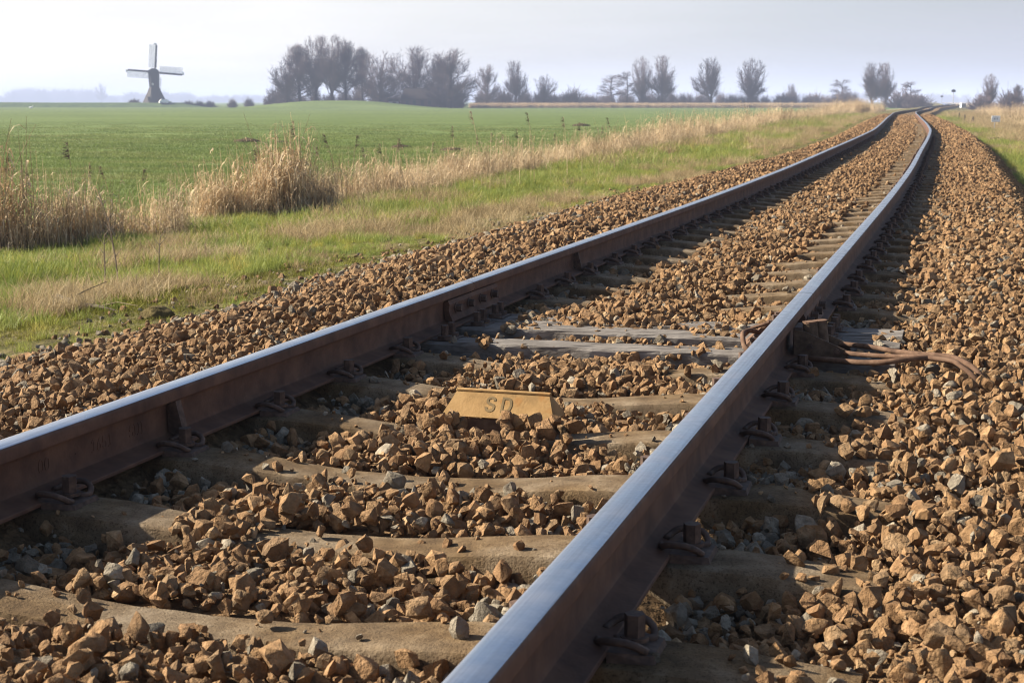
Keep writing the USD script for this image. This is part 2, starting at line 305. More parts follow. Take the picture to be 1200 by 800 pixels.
# ------------------------------------------------------------------ the line of the track: s along it, u across it (right positive), z from the rail top
_k = np.array([-2, 12, 18, 24, 30, 36, 42, 48, 56, 66, 80, 100, 130, 170, 230, 320, 450.])
_h = np.array([0, 0, -.00388, -.01236, -.00904, -.01287, -.01873, -.03331, -.03598, -.03908, -.03678, -.03767, -.02384, -.00347, -.0169, .01989, -.01526])
_z = np.array([0, 0, .0191, .0506, .0882, .1267, .1621, .1944, .2319, .2701, .3125, .3606, .4202, .5024, .6703, 1.052, 1.6939])
TS = np.concatenate([np.arange(-2, 100, 0.5), np.arange(100, 460, 2.0)])
TPSI = 0.28188 + PchipInterpolator(_k, _h)(TS)
TZ = -0.00354 * TS + PchipInterpolator(_k, _z)(TS)
_d = np.diff(TS); _m = (TPSI[1:] + TPSI[:-1]) / 2
TX = np.concatenate([[0], np.cumsum(np.sin(_m) * _d)]); TY = np.concatenate([[0], np.cumsum(np.cos(_m) * _d)])
TX += -1.44073 - TX[4]; TY -= TY[4]
def psi_at(s): return np.interp(s, TS, TPSI)
def zr(s): return np.interp(s, TS, TZ)
def at(s, u, z=0.0):
    """Track coordinates -> world."""
    s, u, z = np.broadcast_arrays(np.asarray(s, float), np.asarray(u, float), np.asarray(z, float))
    p = psi_at(s)
    x, y = np.interp(s, TS, TX), np.interp(s, TS, TY)
    lo, hi = np.minimum(s + 2, 0), np.maximum(s - TS[-1], 0)
    x = x + np.sin(p) * (lo + hi); y = y + np.cos(p) * (lo + hi)
    return np.stack([x + u * np.cos(p), y - u * np.sin(p), z + zr(s)], -1)
def su_of(x, y):
    s = np.interp(y, TY, TS) + np.minimum(np.asarray(y) - TY[0], 0)
    u = 0
    for _ in range(4):
        c = at(s, 0.0); p = psi_at(s)
        dx, dy = x - c[..., 0], y - c[..., 1]
        u = dx * np.cos(p) - dy * np.sin(p)
        s = np.clip(s + dx * np.sin(p) + dy * np.cos(p), -30, 458)
    return s, u
def project(P):
    c, n = math.cos(PITCH), math.sin(PITCH)
    X, Y, Z = P[..., 0], P[..., 1], P[..., 2] - CAM_Z
    d = Y * c - Z * n
    return 600 + F_PX * X / np.maximum(d, 1e-3), 400 - F_PX * (Y * n + Z * c) / np.maximum(d, 1e-3), d
def noise2(x, y, sc, seed=0, octv=3):
    return meshkit.fbm(np.stack([np.asarray(x) * sc + 100, np.asarray(y) * sc + 100, 0 * np.asarray(x) + 3.3], -1), octv, seed) - 0.5

UB_S, UB_V = [2, 6.4, 8, 9.7, 14.7, 19, 23, 30, 42, 120], [-2.6, -2.70, -2.52, -2.68, -2.72, -2.75, -2.5, -2.1, -2.05, -2.0]
def ub(s): return np.interp(s, UB_S, UB_V)              # where the ballast ends on the left
def ground_z(s, u):
    """The land beside the ballast."""
    b = ub(s)
    left = np.where(u > -7.4, -0.36 - 0.29 * np.clip((b - u) / (b + 7.4), 0, 1), np.interp(u, [-3000, -13, -11, -10, -9.2, -8.2, -7.4], [-1.05, -1.05, -1.02, -1.22, -1.22, -0.85, -0.65]))
    right = np.interp(u, [2.2, 2.6, 4.3, 7, 12, 3000], [-0.52, -0.62, -0.80, -0.92, -1.0, -1.05])
    z = np.where(u < 0, left, right)
    near = np.clip(1 - (np.abs(u) - 9) / 4, 0, 1)
    z = z + zr(s) * near
    amp = np.interp(np.abs(u), [2.3, 4, 8, 11, 14], [0.02, 0.10, 0.12, 0.08, 0.0])
    return z + amp * noise2(s, u, 1.1, 3)

SLEEPERS = [3.0 + 0.6 * k for k in range(-3, 6)] + [7.9 + 0.585 * k for k in range(0, 250)]
SLEEPERS = [s for s in SLEEPERS if s < 72]
TIMBERS = [6.41, 6.85, 7.12]
ALLS = np.array(sorted(SLEEPERS + TIMBERS))
def sleeper_top(u):
    return np.interp(np.abs(u), [0, 0.20, 0.48, 0.58, 1.0, 1.25], [-0.206, -0.203, -0.176, -0.168, -0.172, -0.196])
def ballast_z(s, u):
    """Height of the ballast surface from the rail top."""
    b = ub(s)
    a = np.abs(u)
    inner = np.interp(u, [-1.25, -1.0, -0.86, -0.7535, -0.66, -0.56, -0.40, -0.2, 0.1, 0.30, 0.45, 0.56, 0.68, 0.7535, 0.86, 1.12, 1.28, 1.5, 1.86, 2.36, 2.9],
                      [-0.165, -0.155, -0.148, -0.152, -0.216, -0.236, -0.224, -0.195, -0.190, -0.210, -0.226, -0.222, -0.192, -0.165, -0.235, -0.228, -0.195, -0.178, -0.185, -0.58, -0.86])
    t = np.clip((-1.25 - u) / (-1.25 - b), 0, 1.4)
    left = -0.155 + 0.05 * np.exp(-((t - 0.35) / 0.25) ** 2) * np.clip((s - 6) / 2, 0, 1) - 0.205 * t ** 1.3 - 0.30 * np.clip(t - 1, 0, 1)
    z = np.where(u < -1.25, left, inner)
    z = z - 0.024 * np.clip((s - 7.9) / 0.8, 0, 1) * np.clip(1 - np.abs(a - 0.46) / 0.26, 0, 1)
    near_joint = (2.0 * np.exp(-((s - 7.32) / 0.28) ** 2) - 1.1 * np.exp(-((s - 6.5) / 0.40) ** 4)) * np.clip(1 - (a - 0.45) / 0.2, 0, 1) * (a < 0.7)
    return z + 0.035 * noise2(s, u, 2.3, 11) + 0.02 * noise2(s, u, 7.0, 12) + 0.02 * near_joint

# ------------------------------------------------------------------ the setting: ballast bed, verges, fields
ballast = thing('ballast_bed', kind='structure')
ss = np.concatenate([np.arange(-1.0, 20, 0.09), np.arange(20, 60, 0.2), np.arange(60, 150, 0.8), np.arange(150, 458, 4)])
us = np.concatenate([np.linspace(-4.9, -1.4, 26), np.linspace(-1.3, 1.35, 44), np.linspace(1.42, 3.0, 20)])
S, U = np.meshgrid(ss, us, indexing='ij')
Uc = np.where(U < -1.35, -1.35 + (U + 1.35) * ((ub(S) - 0.5) + 1.35) / (-4.9 + 1.35), U)
Z = ballast_z(S, Uc) - np.interp(S, [0, 60, 115], [0.035, 0.035, 0.0])
n_ = int(np.searchsorted(ss, 62)) + 1
for a_, b_, m_ in ((0, n_, 'ballast_bed'), (n_ - 1, len(ss), 'ballast_far')):
    obj('bed_surface', up_facing(at(S[a_:b_], Uc[a_:b_], Z[a_:b_]).reshape(-1, 3), grid_faces(*S[a_:b_].shape)), M[m_], ballast, smooth=True)

ROWS = np.concatenate([np.arange(-3, 24, 0.35), np.arange(24, 60, 0.9), np.arange(60, 160, 3), np.geomspace(160, 6000, 60)])
def sheet(name, cols, material, edge=None):
    """A strip of land: columns are distances from the track (edge: the first column follows the ballast)."""
    Y, C = np.meshgrid(ROWS, np.asarray(cols, float), indexing='ij')
    s0 = np.interp(Y, TY, TS)
    if edge is not None:
        C = C + (ub(s0 + C * 0.29) + 0.40 - cols[0]) * np.clip((C - cols[-1]) / (cols[0] - cols[-1]), 0, 1)
    hi = np.maximum(Y - TY[-1], 0)
    c = np.stack([np.interp(Y, TY, TX) + hi * math.tan(TPSI[-1]) + np.minimum(Y - TY[0], 0) * math.tan(TPSI[0])], -1)[..., 0]
    X = c + C / np.cos(psi_at(s0))
    sn, un = su_of(X, Y)
    far = (np.abs(C) > 30) | (Y > 400)
    zz = np.where(far, ground_z(s0, C), ground_z(sn, un))
    P = np.stack([X, Y, zz], -1).reshape(-1, 3)
    return tag(obj(name, up_facing(P, grid_faces(*C.shape)), material, smooth=True), kind='structure')
sheet('grass_verge', np.concatenate([[-2.0], np.arange(-2.25, -8.21, -0.25)]), M['verge_soil'], edge=True)
sheet('ditch_bank', np.arange(-8.2, -12.3, -0.4) if False else np.linspace(-8.19, -12.19, 13), M['dry_ground'])
sheet('green_field', -np.concatenate([np.linspace(12.19, 30, 10), np.geomspace(36, 5000, 36)]), M['field_green'])
sheet('dry_grass_verge', np.linspace(2.25, 9, 20), M['verge_soil'])
sheet('rough_grassland', np.concatenate([np.linspace(9, 30, 10), np.geomspace(36, 4000, 30)]), M['dry_ground'])

def bump_sheet(name, x0, x1, y0, y1, hfun, material, nx=60, ny=24):
    X, Y = np.meshgrid(np.linspace(x0, x1, nx), np.linspace(y0, y1, ny))
    tag(obj(name, up_facing(np.stack([X, Y, hfun(X, Y)], -1).reshape(-1, 3), grid_faces(*X.shape)), material, smooth=True), kind='structure')
def mound_z(X, Y):
    return -1.25 + 2.25 * np.exp(-np.abs((X + 46) / 22) ** 2.6 - np.abs((Y - 418) / 26) ** 2.6)
bump_sheet('mound', -86, -6, 372, 466, mound_z, M['field_green'])
def dike_z(X, Y):
    r = np.clip((np.abs(Y - 505) - 9) / 9, 0, 1)
    e = np.clip((-92 - X) / 14, 0, 1)
    return -1.35 + (1.75 + 0.45 * np.clip((-150 - X) / 60, 0, 1)) * (1 - r * r * (3 - 2 * r)) * e + 0.1 * noise2(X, Y, 0.1, 4)
bump_sheet('dike', -420, -90, 484, 526, dike_z, M['dike_green'], 160, 24)
#PART2
# ------------------------------------------------------------------ rails
HALF = [(0.0, 0.0), (0.012, -0.0003), (0.022, -0.0014), (0.0295, -0.0036), (0.0335, -0.0075), (0.0352, -0.0125), (0.0365, -0.034), (0.0345, -0.0385), (0.0125, -0.0475), (0.0090, -0.056), (0.0082, -0.085), (0.0090, -0.120), (0.0140, -0.1315), (0.0280, -0.1395), (0.0680, -0.1495), (0.0700, -0.152), (0.0700, -0.159)]
RING = [(-n, z) for n, z in HALF[:0:-1]] + HALF                      # from the left foot corner over the top to the right
RAIL_U = 0.7535
def rail_stations(s0, s1):
    a = np.concatenate([np.arange(s0, min(s1, 30), 0.25), np.arange(max(30, s0), s1, 1.0)]) if s1 > 30 else np.arange(s0, s1, 0.25)
    return np.unique(np.concatenate([a, [s1]]))
def sweep(ring, st, u0, origin, closed=True, caps=True):
    ring = np.array(ring); n = len(ring)
    P = at(st[:, None], u0 + ring[None, :, 0], ring[None, :, 1]) - origin
    v = P.reshape(-1, 3)
    f = []
    for i in range(len(st) - 1):
        for j in range(n if closed else n - 1):
            k = (j + 1) % n
            f.append([i * n + j, i * n + k, (i + 1) * n + k, (i + 1) * n + j])
    f = np.array(f); f = np.vstack([f[:, [0, 1, 2]], f[:, [0, 2, 3]]])
    if closed and caps:
        c0, c1 = len(v), len(v) + 1
        v = np.vstack([v, v[:n].mean(0), v[-n:].mean(0)])
        e = (len(st) - 1) * n
        f = np.vstack([f, [[c0, (j + 1) % n, j] for j in range(n)], [[c1, e + j, e + (j + 1) % n] for j in range(n)]])
    return v, f
def hexbolt(r, h, wr, wh):
    """A square-headed bolt on a washer, standing on z = 0."""
    w = vf(trimesh.creation.cylinder(wr, wh, sections=14)); w = (w[0] + [0, 0, wh / 2], w[1])
    b = vf(trimesh.creation.cylinder(r, h, sections=6)); b = (b[0] + [0, 0, wh + h / 2], b[1])
    return cat_mesh([w, b])
def xf(m, A=None, t=(0, 0, 0)):
    v = np.asarray(m[0], float)
    return (v @ np.asarray(A).T if A is not None else v) + np.asarray(t, float), m[1]
def track_axes(s):
    p = psi_at(s)
    return np.array([[math.cos(p), math.sin(p), 0], [-math.sin(p), math.cos(p), 0], [0, 0, 1.0]])   # local (u, s, z) -> world
def make_rail(u, s0, s1, label):
    o = at(s0, u, -0.159)
    r = thing('rail', label, 'rail', o)
    st = rail_stations(s0, s1)
    obj('rail_body', sweep(RING, st, u, o), M['rail_rust'], r, smooth=28)
    top = [(-0.0305, -0.0040), (-0.0295, -0.0030), (-0.022, -0.0008), (-0.012, 0.0004), (0, 0.0007), (0.012, 0.0004), (0.022, -0.0008), (0.0295, -0.0030), (0.0305, -0.0040)]
    obj('running_surface', sweep(top, st, u, o, closed=False), M['rail_polished'], r, smooth=60)
    return r, o
JOINT = 7.05
rails = {}
for side, uu in (('left', -RAIL_U), ('right', RAIL_U)):
    rails[side, 0] = make_rail(uu, -1.2, JOINT - 0.004, f'near length of the {side} rail, rusty with polished top, ending at the bolted joint')
    rails[side, 1] = make_rail(uu, JOINT + 0.004, 456, f'far length of the {side} rail, winding from the bolted joint to the horizon')
for side, uu in (('left', -RAIL_U), ('right', RAIL_U)):
    r, o = rails[side, 0]
    for sg in (-1, 1):                                                # a fishplate and its bolts on each face of the web
        prof = [(0.010, -0.050), (0.030, -0.045), (0.038, -0.062), (0.034, -0.085), (0.040, -0.112), (0.052, -0.134), (0.016, -0.130)]
        prof = [(sg * a, b) for a, b in prof]
        obj('fishplate', sweep(prof if sg < 0 else prof[::-1], np.linspace(JOINT - 0.36, JOINT + 0.36, 6), uu, o), M['rail_rust'], r)
        for k in range(4):
            s = JOINT - 0.27 + 0.18 * k
            h = hexbolt(0.017, 0.024, 0.024, 0.006)
            A = track_axes(s) @ np.array([[0, 0, sg], [0, 1, 0], [-sg, 0, 0]], float)
            obj('bolt', xf(h, A, at(s, uu + sg * 0.035, -0.085) - o), M['clip_rust'], r)
def collar(r, o, u, s, wide=0.03, thick=0.006):
    ring = []
    for n, z in RING:
        k = 1.0 if -0.150 < z < -0.038 else 0.0
        ring.append((n + np.sign(n) * thick * k, z + (thick * 0.6 if abs(n) > 0.02 and z < -0.13 and z > -0.1515 else 0)))
    ring = [q for q in ring if q[1] < -0.036]
    n = len(ring) // 2
    for half in (ring[:n], ring[n:]):
        obj('weld_collar', sweep(half, np.linspace(s - wide / 2, s + wide / 2, 3), u, o, closed=True), M['clip_rust'], r)
collar(*rails['left', 0], -RAIL_U, 4.27)
collar(*rails['left', 1], -RAIL_U, 9.0, 0.016, 0.005)
# rolled lettering on the web of the near left rail
r, o = rails['left', 0]
for text, s in (('00', 3.62), ('-', 3.78), ('1651', 3.86), ('SIII', 4.05)):
    t = meshkit.text_mesh(text, 0.034, 0.0016)
    v = np.array(t.vertices)
    P = at(s + v[:, 0] * 0.9, -RAIL_U + 0.0080 + v[:, 2], -0.104 + v[:, 1]) - o
    obj('raised_mark', (P, np.array(t.faces)), M['rail_rust'], r)

# ------------------------------------------------------------------ sleepers
def sleeper_mesh(seed):
    rng = np.random.default_rng(seed)
    u = np.concatenate([np.linspace(-1.25, -0.4, 13), np.linspace(-0.34, 0.34, 9), np.linspace(0.4, 1.25, 13)])
    top = sleeper_top(u) + 0.36
    wt = np.interp(np.abs(u), [0, 0.3, 0.5, 1.25], [0.070, 0.073, 0.084, 0.084])
    rows = []
    for k in range(len(u)):
        w, t = wt[k], top[k]
        rows.append([(-w - 0.050, 0), (-w - 0.024, t - 0.085), (-w - 0.010, t - 0.016), (-w - 0.002, t - 0.004), (-w + 0.010, t), (0, t + 0.0015), (w - 0.010, t), (w + 0.002, t - 0.004), (w + 0.010, t - 0.016), (w + 0.024, t - 0.085), (w + 0.050, 0)])
    R = np.array(rows); n = R.shape[1]
    P = np.concatenate([np.broadcast_to(u[:, None, None], R.shape[:2] + (1,)), R], 2)
    j = meshkit.fbm(P * 14 + seed * 3.1, 3, seed) - 0.5
    P[..., 2] += 0.006 * j * (P[..., 2] > 0.1); P[..., 1] += 0.012 * (meshkit.fbm(P * 11 + 9, 3, seed + 5) - 0.5)
    v = P.reshape(-1, 3); f = []
    for i in range(len(u) - 1):
        for q in range(n):
            k = (q + 1) % n
            f.append([i * n + q, (i + 1) * n + q, (i + 1) * n + k, i * n + k])
    f = np.array(f); f = np.vstack([f[:, [0, 1, 2]], f[:, [0, 2, 3]]])
    e = (len(u) - 1) * n
    f = np.vstack([f, [[0, q, q + 1] for q in range(1, n - 1)], [[e, e + q + 1, e + q] for q in range(1, n - 1)]])
    m = trimesh.Trimesh(v, f, process=False); m.fix_normals()
    return vf(m)
def smooth_path(pts, n):
    pts = np.asarray(pts, float); t = np.linspace(0, 1, len(pts))
    return np.stack([PchipInterpolator(t, pts[:, k])(np.linspace(0, 1, n)) for k in range(3)], 1)
_half = [(0.026, 0.046, 0.026), (0.048, 0.050, 0.028), (0.066, 0.068, 0.038), (0.072, 0.098, 0.040), (0.060, 0.128, 0.028), (0.038, 0.134, 0.016), (0.024, 0.120, 0.016), (0.018, 0.090, 0.020), (0.0, 0.074, 0.022)]
_clip = smooth_path(_half + [(-t, n, z) for t, n, z in _half[-2::-1]], 41)     # (along, outward, up)
def clamp(parent, u, sg, zt):
    """One sprung rail clamp with its bolt, on the side sg of the rail at u; zt: height of the sleeper's top above its base."""
    path = np.stack([u + sg * _clip[:, 1], _clip[:, 0], zt + _clip[:, 2]], 1)
    c = obj('rail_clamp', tube(path, 0.0075, 6), M['clip_rust'], parent, smooth=True)
    b = hexbolt(0.019, 0.040, 0.026, 0.008)
    pl = hull([(u + sg * a, t, zt + z) for a, t, z in ((0.071, -0.07, -0.005), (0.071, 0.07, -0.005), (0.155, -0.055, -0.005), (0.155, 0.055, -0.005), (0.071, -0.07, 0.020), (0.071, 0.07, 0.020), (0.10, 0.06, 0.012), (0.10, -0.06, 0.012), (0.15, -0.05, 0.012), (0.15, 0.05, 0.012))])
    obj('guide_plate', pl, M['clip_rust'], c)
    obj('bolt', xf(b, None, (u + sg * 0.106, 0, zt + 0.022)), M['clip_rust'], c)
def make_sleeper(seed, detail):
    t = thing('concrete_sleeper', None, 'sleeper')
    obj('sleeper_body', sleeper_mesh(seed), M['concrete'], t, smooth=24)
    if detail:
        for u in (-RAIL_U, RAIL_U):
            for sg in (-1, 1):
                clamp(t, u, sg, 0.36 + float(sleeper_top(u)))
    return t
protos, used = {}, {}
ORD = 'first second third fourth fifth sixth seventh eighth ninth tenth eleventh twelfth thirteenth fourteenth fifteenth sixteenth seventeenth eighteenth nineteenth twentieth twenty-first twenty-second twenty-third twenty-fourth'.split()
SL_GROUP = 'concrete sleepers carrying the rails'
for i, s in enumerate(SLEEPERS):
    kind = (i % 3, s < 42)
    loc, rz = at(s, random.uniform(-0.012, 0.012), -0.36 + random.uniform(-0.004, 0.004)), -float(psi_at(s)) + random.uniform(-0.008, 0.008)
    n_near = sum(x < 6.3 for x in SLEEPERS)
    if s < 6.3:
        label, group = f'{ORD[n_near - 1 - i]} concrete sleeper from the bolted joint, counting towards the foreground', SL_GROUP
    elif i - n_near < 10:
        label, group = f'{ORD[i - n_near]} concrete sleeper beyond the bolted joint, counting away from the viewer', SL_GROUP
    else:
        label, group = 'concrete sleeper half buried in brown ballast, beyond the bolted rail joint', 'concrete sleepers beyond the joint'
    if kind not in protos:
        protos[kind] = t = make_sleeper(*((100 + i % 3, s < 42)))
        t.GetAttribute('xformOp:translate').Set(Gf.Vec3d(*map(float, loc)))
        UsdGeom.Xformable(t).AddRotateZOp().Set(math.degrees(rz))
        tag(t, label, None, group)
    else:
        copy_of(protos[kind], label, loc, rz, group=group)
def timber_mesh(seed, w):
    rng = np.random.default_rng(seed)
    u = np.linspace(-1.16, 1.16, 27); parts = []
    ring = [(-w / 2, 0), (-w / 2, 0.155), (-w / 2 + 0.008, 0.165), (-w * 0.18, 0.1655), (-w * 0.16, 0.160), (-w * 0.14, 0.1655), (w * 0.2, 0.166), (w * 0.22, 0.161), (w * 0.235, 0.166), (w / 2 - 0.008, 0.164), (w / 2, 0.154), (w / 2, 0)]
    P = np.array([[(x, y, z) for y, z in ring] for x in u]); n = len(ring)
    P[..., 1] += 0.004 * rng.normal(size=P.shape[:2]); P[..., 2] += 0.0015 * rng.normal(size=P.shape[:2])
    v = P.reshape(-1, 3); f = []
    for i in range(len(u) - 1):
        for q in range(n):
            k = (q + 1) % n
            f.append([i * n + q, (i + 1) * n + q, (i + 1) * n + k, i * n + k])
    f = np.array(f); f = np.vstack([f[:, [0, 1, 2]], f[:, [0, 2, 3]]]); e = (len(u) - 1) * n
    f = np.vstack([f, [[0, q, q + 1] for q in range(1, n - 1)], [[e, e + q + 1, e + q] for q in range(1, n - 1)]])
    m = trimesh.Trimesh(v, f, process=False); m.fix_normals()
    return vf(m)
for k, (s, w, lab) in enumerate(((TIMBERS[0], 0.18, 'weathered grey wooden sleeper just behind the yellow SD cover'), (TIMBERS[1], 0.20, 'nearer of two wooden sleepers lying side by side under the rail joint'), (TIMBERS[2], 0.235, 'farther of two wooden sleepers lying side by side under the rail joint'))):
    t = thing('wooden_sleeper', lab, 'sleeper', at(s, 0, -0.330), -float(psi_at(s)))
    obj('timber', timber_mesh(40 + k, w), M['timber'], t)
    for u in (-RAIL_U, RAIL_U):
        p = obj('base_plate', box(u, 0, 0.169, 0.34, 0.15, 0.004, 0.001), M['clip_rust'], t)
        for dx in (-0.125, 0.125):
            for dy in (-0.045, 0.045):
                obj('coach_screw', xf(hexbolt(0.016, 0.042, 0.030, 0.014), None, (u + dx, dy, 0.171)), M['clip_rust'], p)

# ------------------------------------------------------------------ the yellow cover between the rails
sc, uc = 4.84, 0.072
t = thing('marker_cover', 'yellow-brown hip-roofed metal cover marked SD, lying in the ballast between the rails', 'cover', at(sc, uc, -0.16), -float(psi_at(sc)) - 0.02)
W0, W1, Y0, H0, H1 = 0.176, 0.146, 0.066, 0.018, 0.084                 # half widths at foot and ridge, half depth, heights
c8 = [(-W0, -Y0, H0), (W0, -Y0, H0), (W1, -0.008, H1), (-W1, -0.008, H1)]
def slab(c, th):
    c = np.array(c, float); n = np.cross(c[1] - c[0], c[2] - c[0]); n /= np.linalg.norm(n)
    return hull(np.vstack([c, c - n * th]))
obj('front_slope', slab(c8, 0.005), M['cover_paint'], t)
obj('back_slope', slab([(W0, Y0, H0), (-W0, Y0, H0), (-W1, 0.008, H1), (W1, 0.008, H1)], 0.005), M['cover_paint'], t)
for sg in (-1, 1):
    obj('end_slope', slab([(sg * W0, -Y0 * sg, H0), (sg * W0, Y0 * sg, H0), (sg * W1, 0.008 * sg, H1), (sg * W1, -0.008 * sg, H1)], 0.005), M['cover_paint'], t)
obj('ridge', box(0, 0, H1 + 0.003, 2 * W1 + 0.006, 0.020, 0.008, 0.002), M['cover_paint'], t)
obj('front_skirt', box(0, -Y0 + 0.008, H0 / 2 - 0.03, 2 * W0 - 0.06, 0.006, 0.065), M['rust'], t)
e1 = np.array([1, 0, 0.0]); e2 = np.array([0, Y0 - 0.008, H1 - H0]); e2 /= np.linalg.norm(e2); e3 = np.cross(e1, e2)
for ch, x in (('S', -0.046), ('D', 0.004)):
    tm = meshkit.text_mesh(ch, 0.050, 0.0010, bold=True)
    v = np.array(tm.vertices)
    v[:, 0] -= v[:, 0].min()
    P = np.array([0, -Y0, H0]) + e2 * 0.022 + (x + v[:, :1] * 0.80) * e1 + v[:, 1:2] * e2 + (v[:, 2:] + 0.0002) * e3
    obj('letter', (P, np.array(tm.faces)), M['cover_letter'], t)

# ------------------------------------------------------------------ cable bracket on the right rail, and its cables
b0 = np.array([6.33, RAIL_U, 0.0])
t = thing('cable_bracket', 'rusty cable bracket with gusset plates and stubs, clamped outside the right rail', 'bracket', at(6.33, RAIL_U, -0.159), -float(psi_at(6.33)))
def gusset(y):
    pts = [(0.040, 0.010), (0.040, 0.112), (0.075, 0.108), (0.235, 0.042), (0.240, 0.008)]
    return hull([(x, y + d, z) for x, z in pts for d in (-0.005, 0.005)])
obj('gusset_plate', gusset(-0.085), M['bracket_rust'], t)
obj('gusset_plate', gusset(0.075), M['bracket_rust'], t)
obj('trough', box(0.142, -0.005, 0.012, 0.190, 0.146, 0.012, 0.003), M['clip_rust'], t)
obj('clamp_block', box(0.052, -0.005, 0.070, 0.034, 0.148, 0.10, 0.004), M['clip_rust'], t)
for dx, dy in ((0.105, -0.030), (0.138, 0.012)):
    p = np.array([dx, dy, 0.02]); q = p + [-0.014, 0.0, 0.115]
    s_ = obj('cable_stub', tube([p, p * 0.5 + q * 0.5, q], 0.027, 14), M['bracket_rust'], t, smooth=30)
    obj('stub_rim', tube([q - [-0.0003, 0, 0.004], q + [-0.0003, 0, 0.004]], 0.029, 14), M['rust'], s_)
for k in range(2):
    obj('bolt', xf(hexbolt(0.010, 0.010, 0.014, 0.003), np.array([[1, 0, 0], [0, 0, -1], [0, 1, 0]], float), (0.10 + 0.1 * k, -0.090, 0.050 - 0.012 * k)), M['clip_rust'], t)
CABLES = [
    ([(6.40, 0.95, -0.118), (6.36, 1.05, -0.116), (6.28, 1.16, -0.118), (6.20, 1.26, -0.112), (6.14, 1.36, -0.108), (6.07, 1.43, -0.126), (6.02, 1.48, -0.17)], 0.0100, 'uppermost rusty brown cable running from the bracket over the ballast shoulder'),
    ([(6.27, 0.95, -0.128), (6.20, 1.05, -0.124), (6.15, 1.15, -0.118), (6.08, 1.26, -0.104), (6.03, 1.36, -0.104), (5.99, 1.41, -0.125), (5.96, 1.46, -0.165)], 0.0095, 'middle rusty brown cable running from the bracket over the ballast shoulder'),
    ([(6.20, 0.86, -0.146), (6.13, 0.95, -0.138), (6.07, 1.06, -0.132), (6.04, 1.16, -0.118), (6.06, 1.26, -0.104), (6.10, 1.35, -0.116), (6.08, 1.43, -0.15)], 0.0105, 'lowest rusty brown cable leaving the bracket beside the concrete sleeper'),
]
for pts, rad, lab in CABLES:
    p = smooth_path(at([a[0] for a in pts], [a[1] for a in pts], [a[2] for a in pts]), 28)
    tag(obj('cable', tube(p, rad, 10), M['rust'], smooth=True), lab, 'cable')
lp = [(6.20, 0.70, -0.175), (6.24, 0.645, -0.150), (6.28, 0.600, -0.115), (6.36, 0.585, -0.088), (6.44, 0.598, -0.085), (6.50, 0.640, -0.105), (6.54, 0.70, -0.150)]
tag(obj('cable_loop', tube(smooth_path(at([a[0] for a in lp], [a[1] for a in lp], [a[2] for a in lp]), 26), 0.010, 9), M['rust'], smooth=True), 'short looped cable arching out on the inner side of the right rail', 'cable')
o = at(6.72, 0.60, -0.20)
w = thing('rail_wedge', 'rusty wedge-shaped block leaning on the inner side of the right rail', 'wedge', o, -0.28)
obj('wedge_block', hull([(-0.06, -0.05, 0), (0.05, -0.06, 0), (0.06, 0.06, 0), (-0.07, 0.05, 0.02), (0.03, -0.035, 0.115), (0.062, -0.03, 0.11), (0.055, 0.03, 0.105), (0.02, 0.03, 0.09)]), M['rust'], w)
obj('strap', tube([(-0.062, -0.02, 0.05), (-0.02, -0.045, 0.092), (0.05, -0.05, 0.118)], 0.008, 6), M['rust'], w)

# ------------------------------------------------------------------ ballast stones
def stone_mesh(seed, n=13, fine=True):
    rng = np.random.default_rng(seed)
    d = rng.normal(size=(n, 3)); d /= np.linalg.norm(d, axis=1, keepdims=True)
    d = np.sign(d) * np.abs(d) ** 0.8
    d *= np.array([1.0, rng.uniform(0.68, 0.95), rng.uniform(0.5, 0.78)]) * rng.uniform(0.85, 1.12, (n, 1))
    v, f = hull(d)
    m = trimesh.Trimesh(v, f)
    if fine:
        m = m.subdivide()
        m = trimesh.smoothing.filter_laplacian(m, lamb=0.16, iterations=1)
        v = np.array(m.vertices)
        v += 0.22 * (meshkit.noise(v * 2.6 + seed, seed)[:, None] - 0.5) * v
        m = trimesh.Trimesh(v, m.faces, process=False)
    v = np.array(m.vertices); v /= np.abs(v).max()
    return v, np.array(m.faces)
NV = 18
STONES = [stone_mesh(500 + k, 11 + k % 6) for k in range(NV)]
STONES_FAR = [stone_mesh(700 + k, 9 + k % 4, False) for k in range(8)]
rng = np.random.default_rng(21)
def scatter(s0, s1, u0, u1, cell, layer):
    ns, nu = int((s1 - s0) / cell), int((u1 - u0) / cell)
    a, b = np.meshgrid(np.arange(ns), np.arange(nu), indexing='ij')
    s = s0 + (a.ravel() + rng.uniform(0, 1, ns * nu)) * cell
    u = u0 + (b.ravel() + rng.uniform(0, 1, ns * nu)) * cell
    return s, u
def over_sleeper(s, pad):
    i = np.clip(np.searchsorted(ALLS, s), 1, len(ALLS) - 1)
    d = np.minimum(np.abs(s - ALLS[i]), np.abs(s - ALLS[i - 1]))
    return d < pad
pos, rad, lay = [], [], []
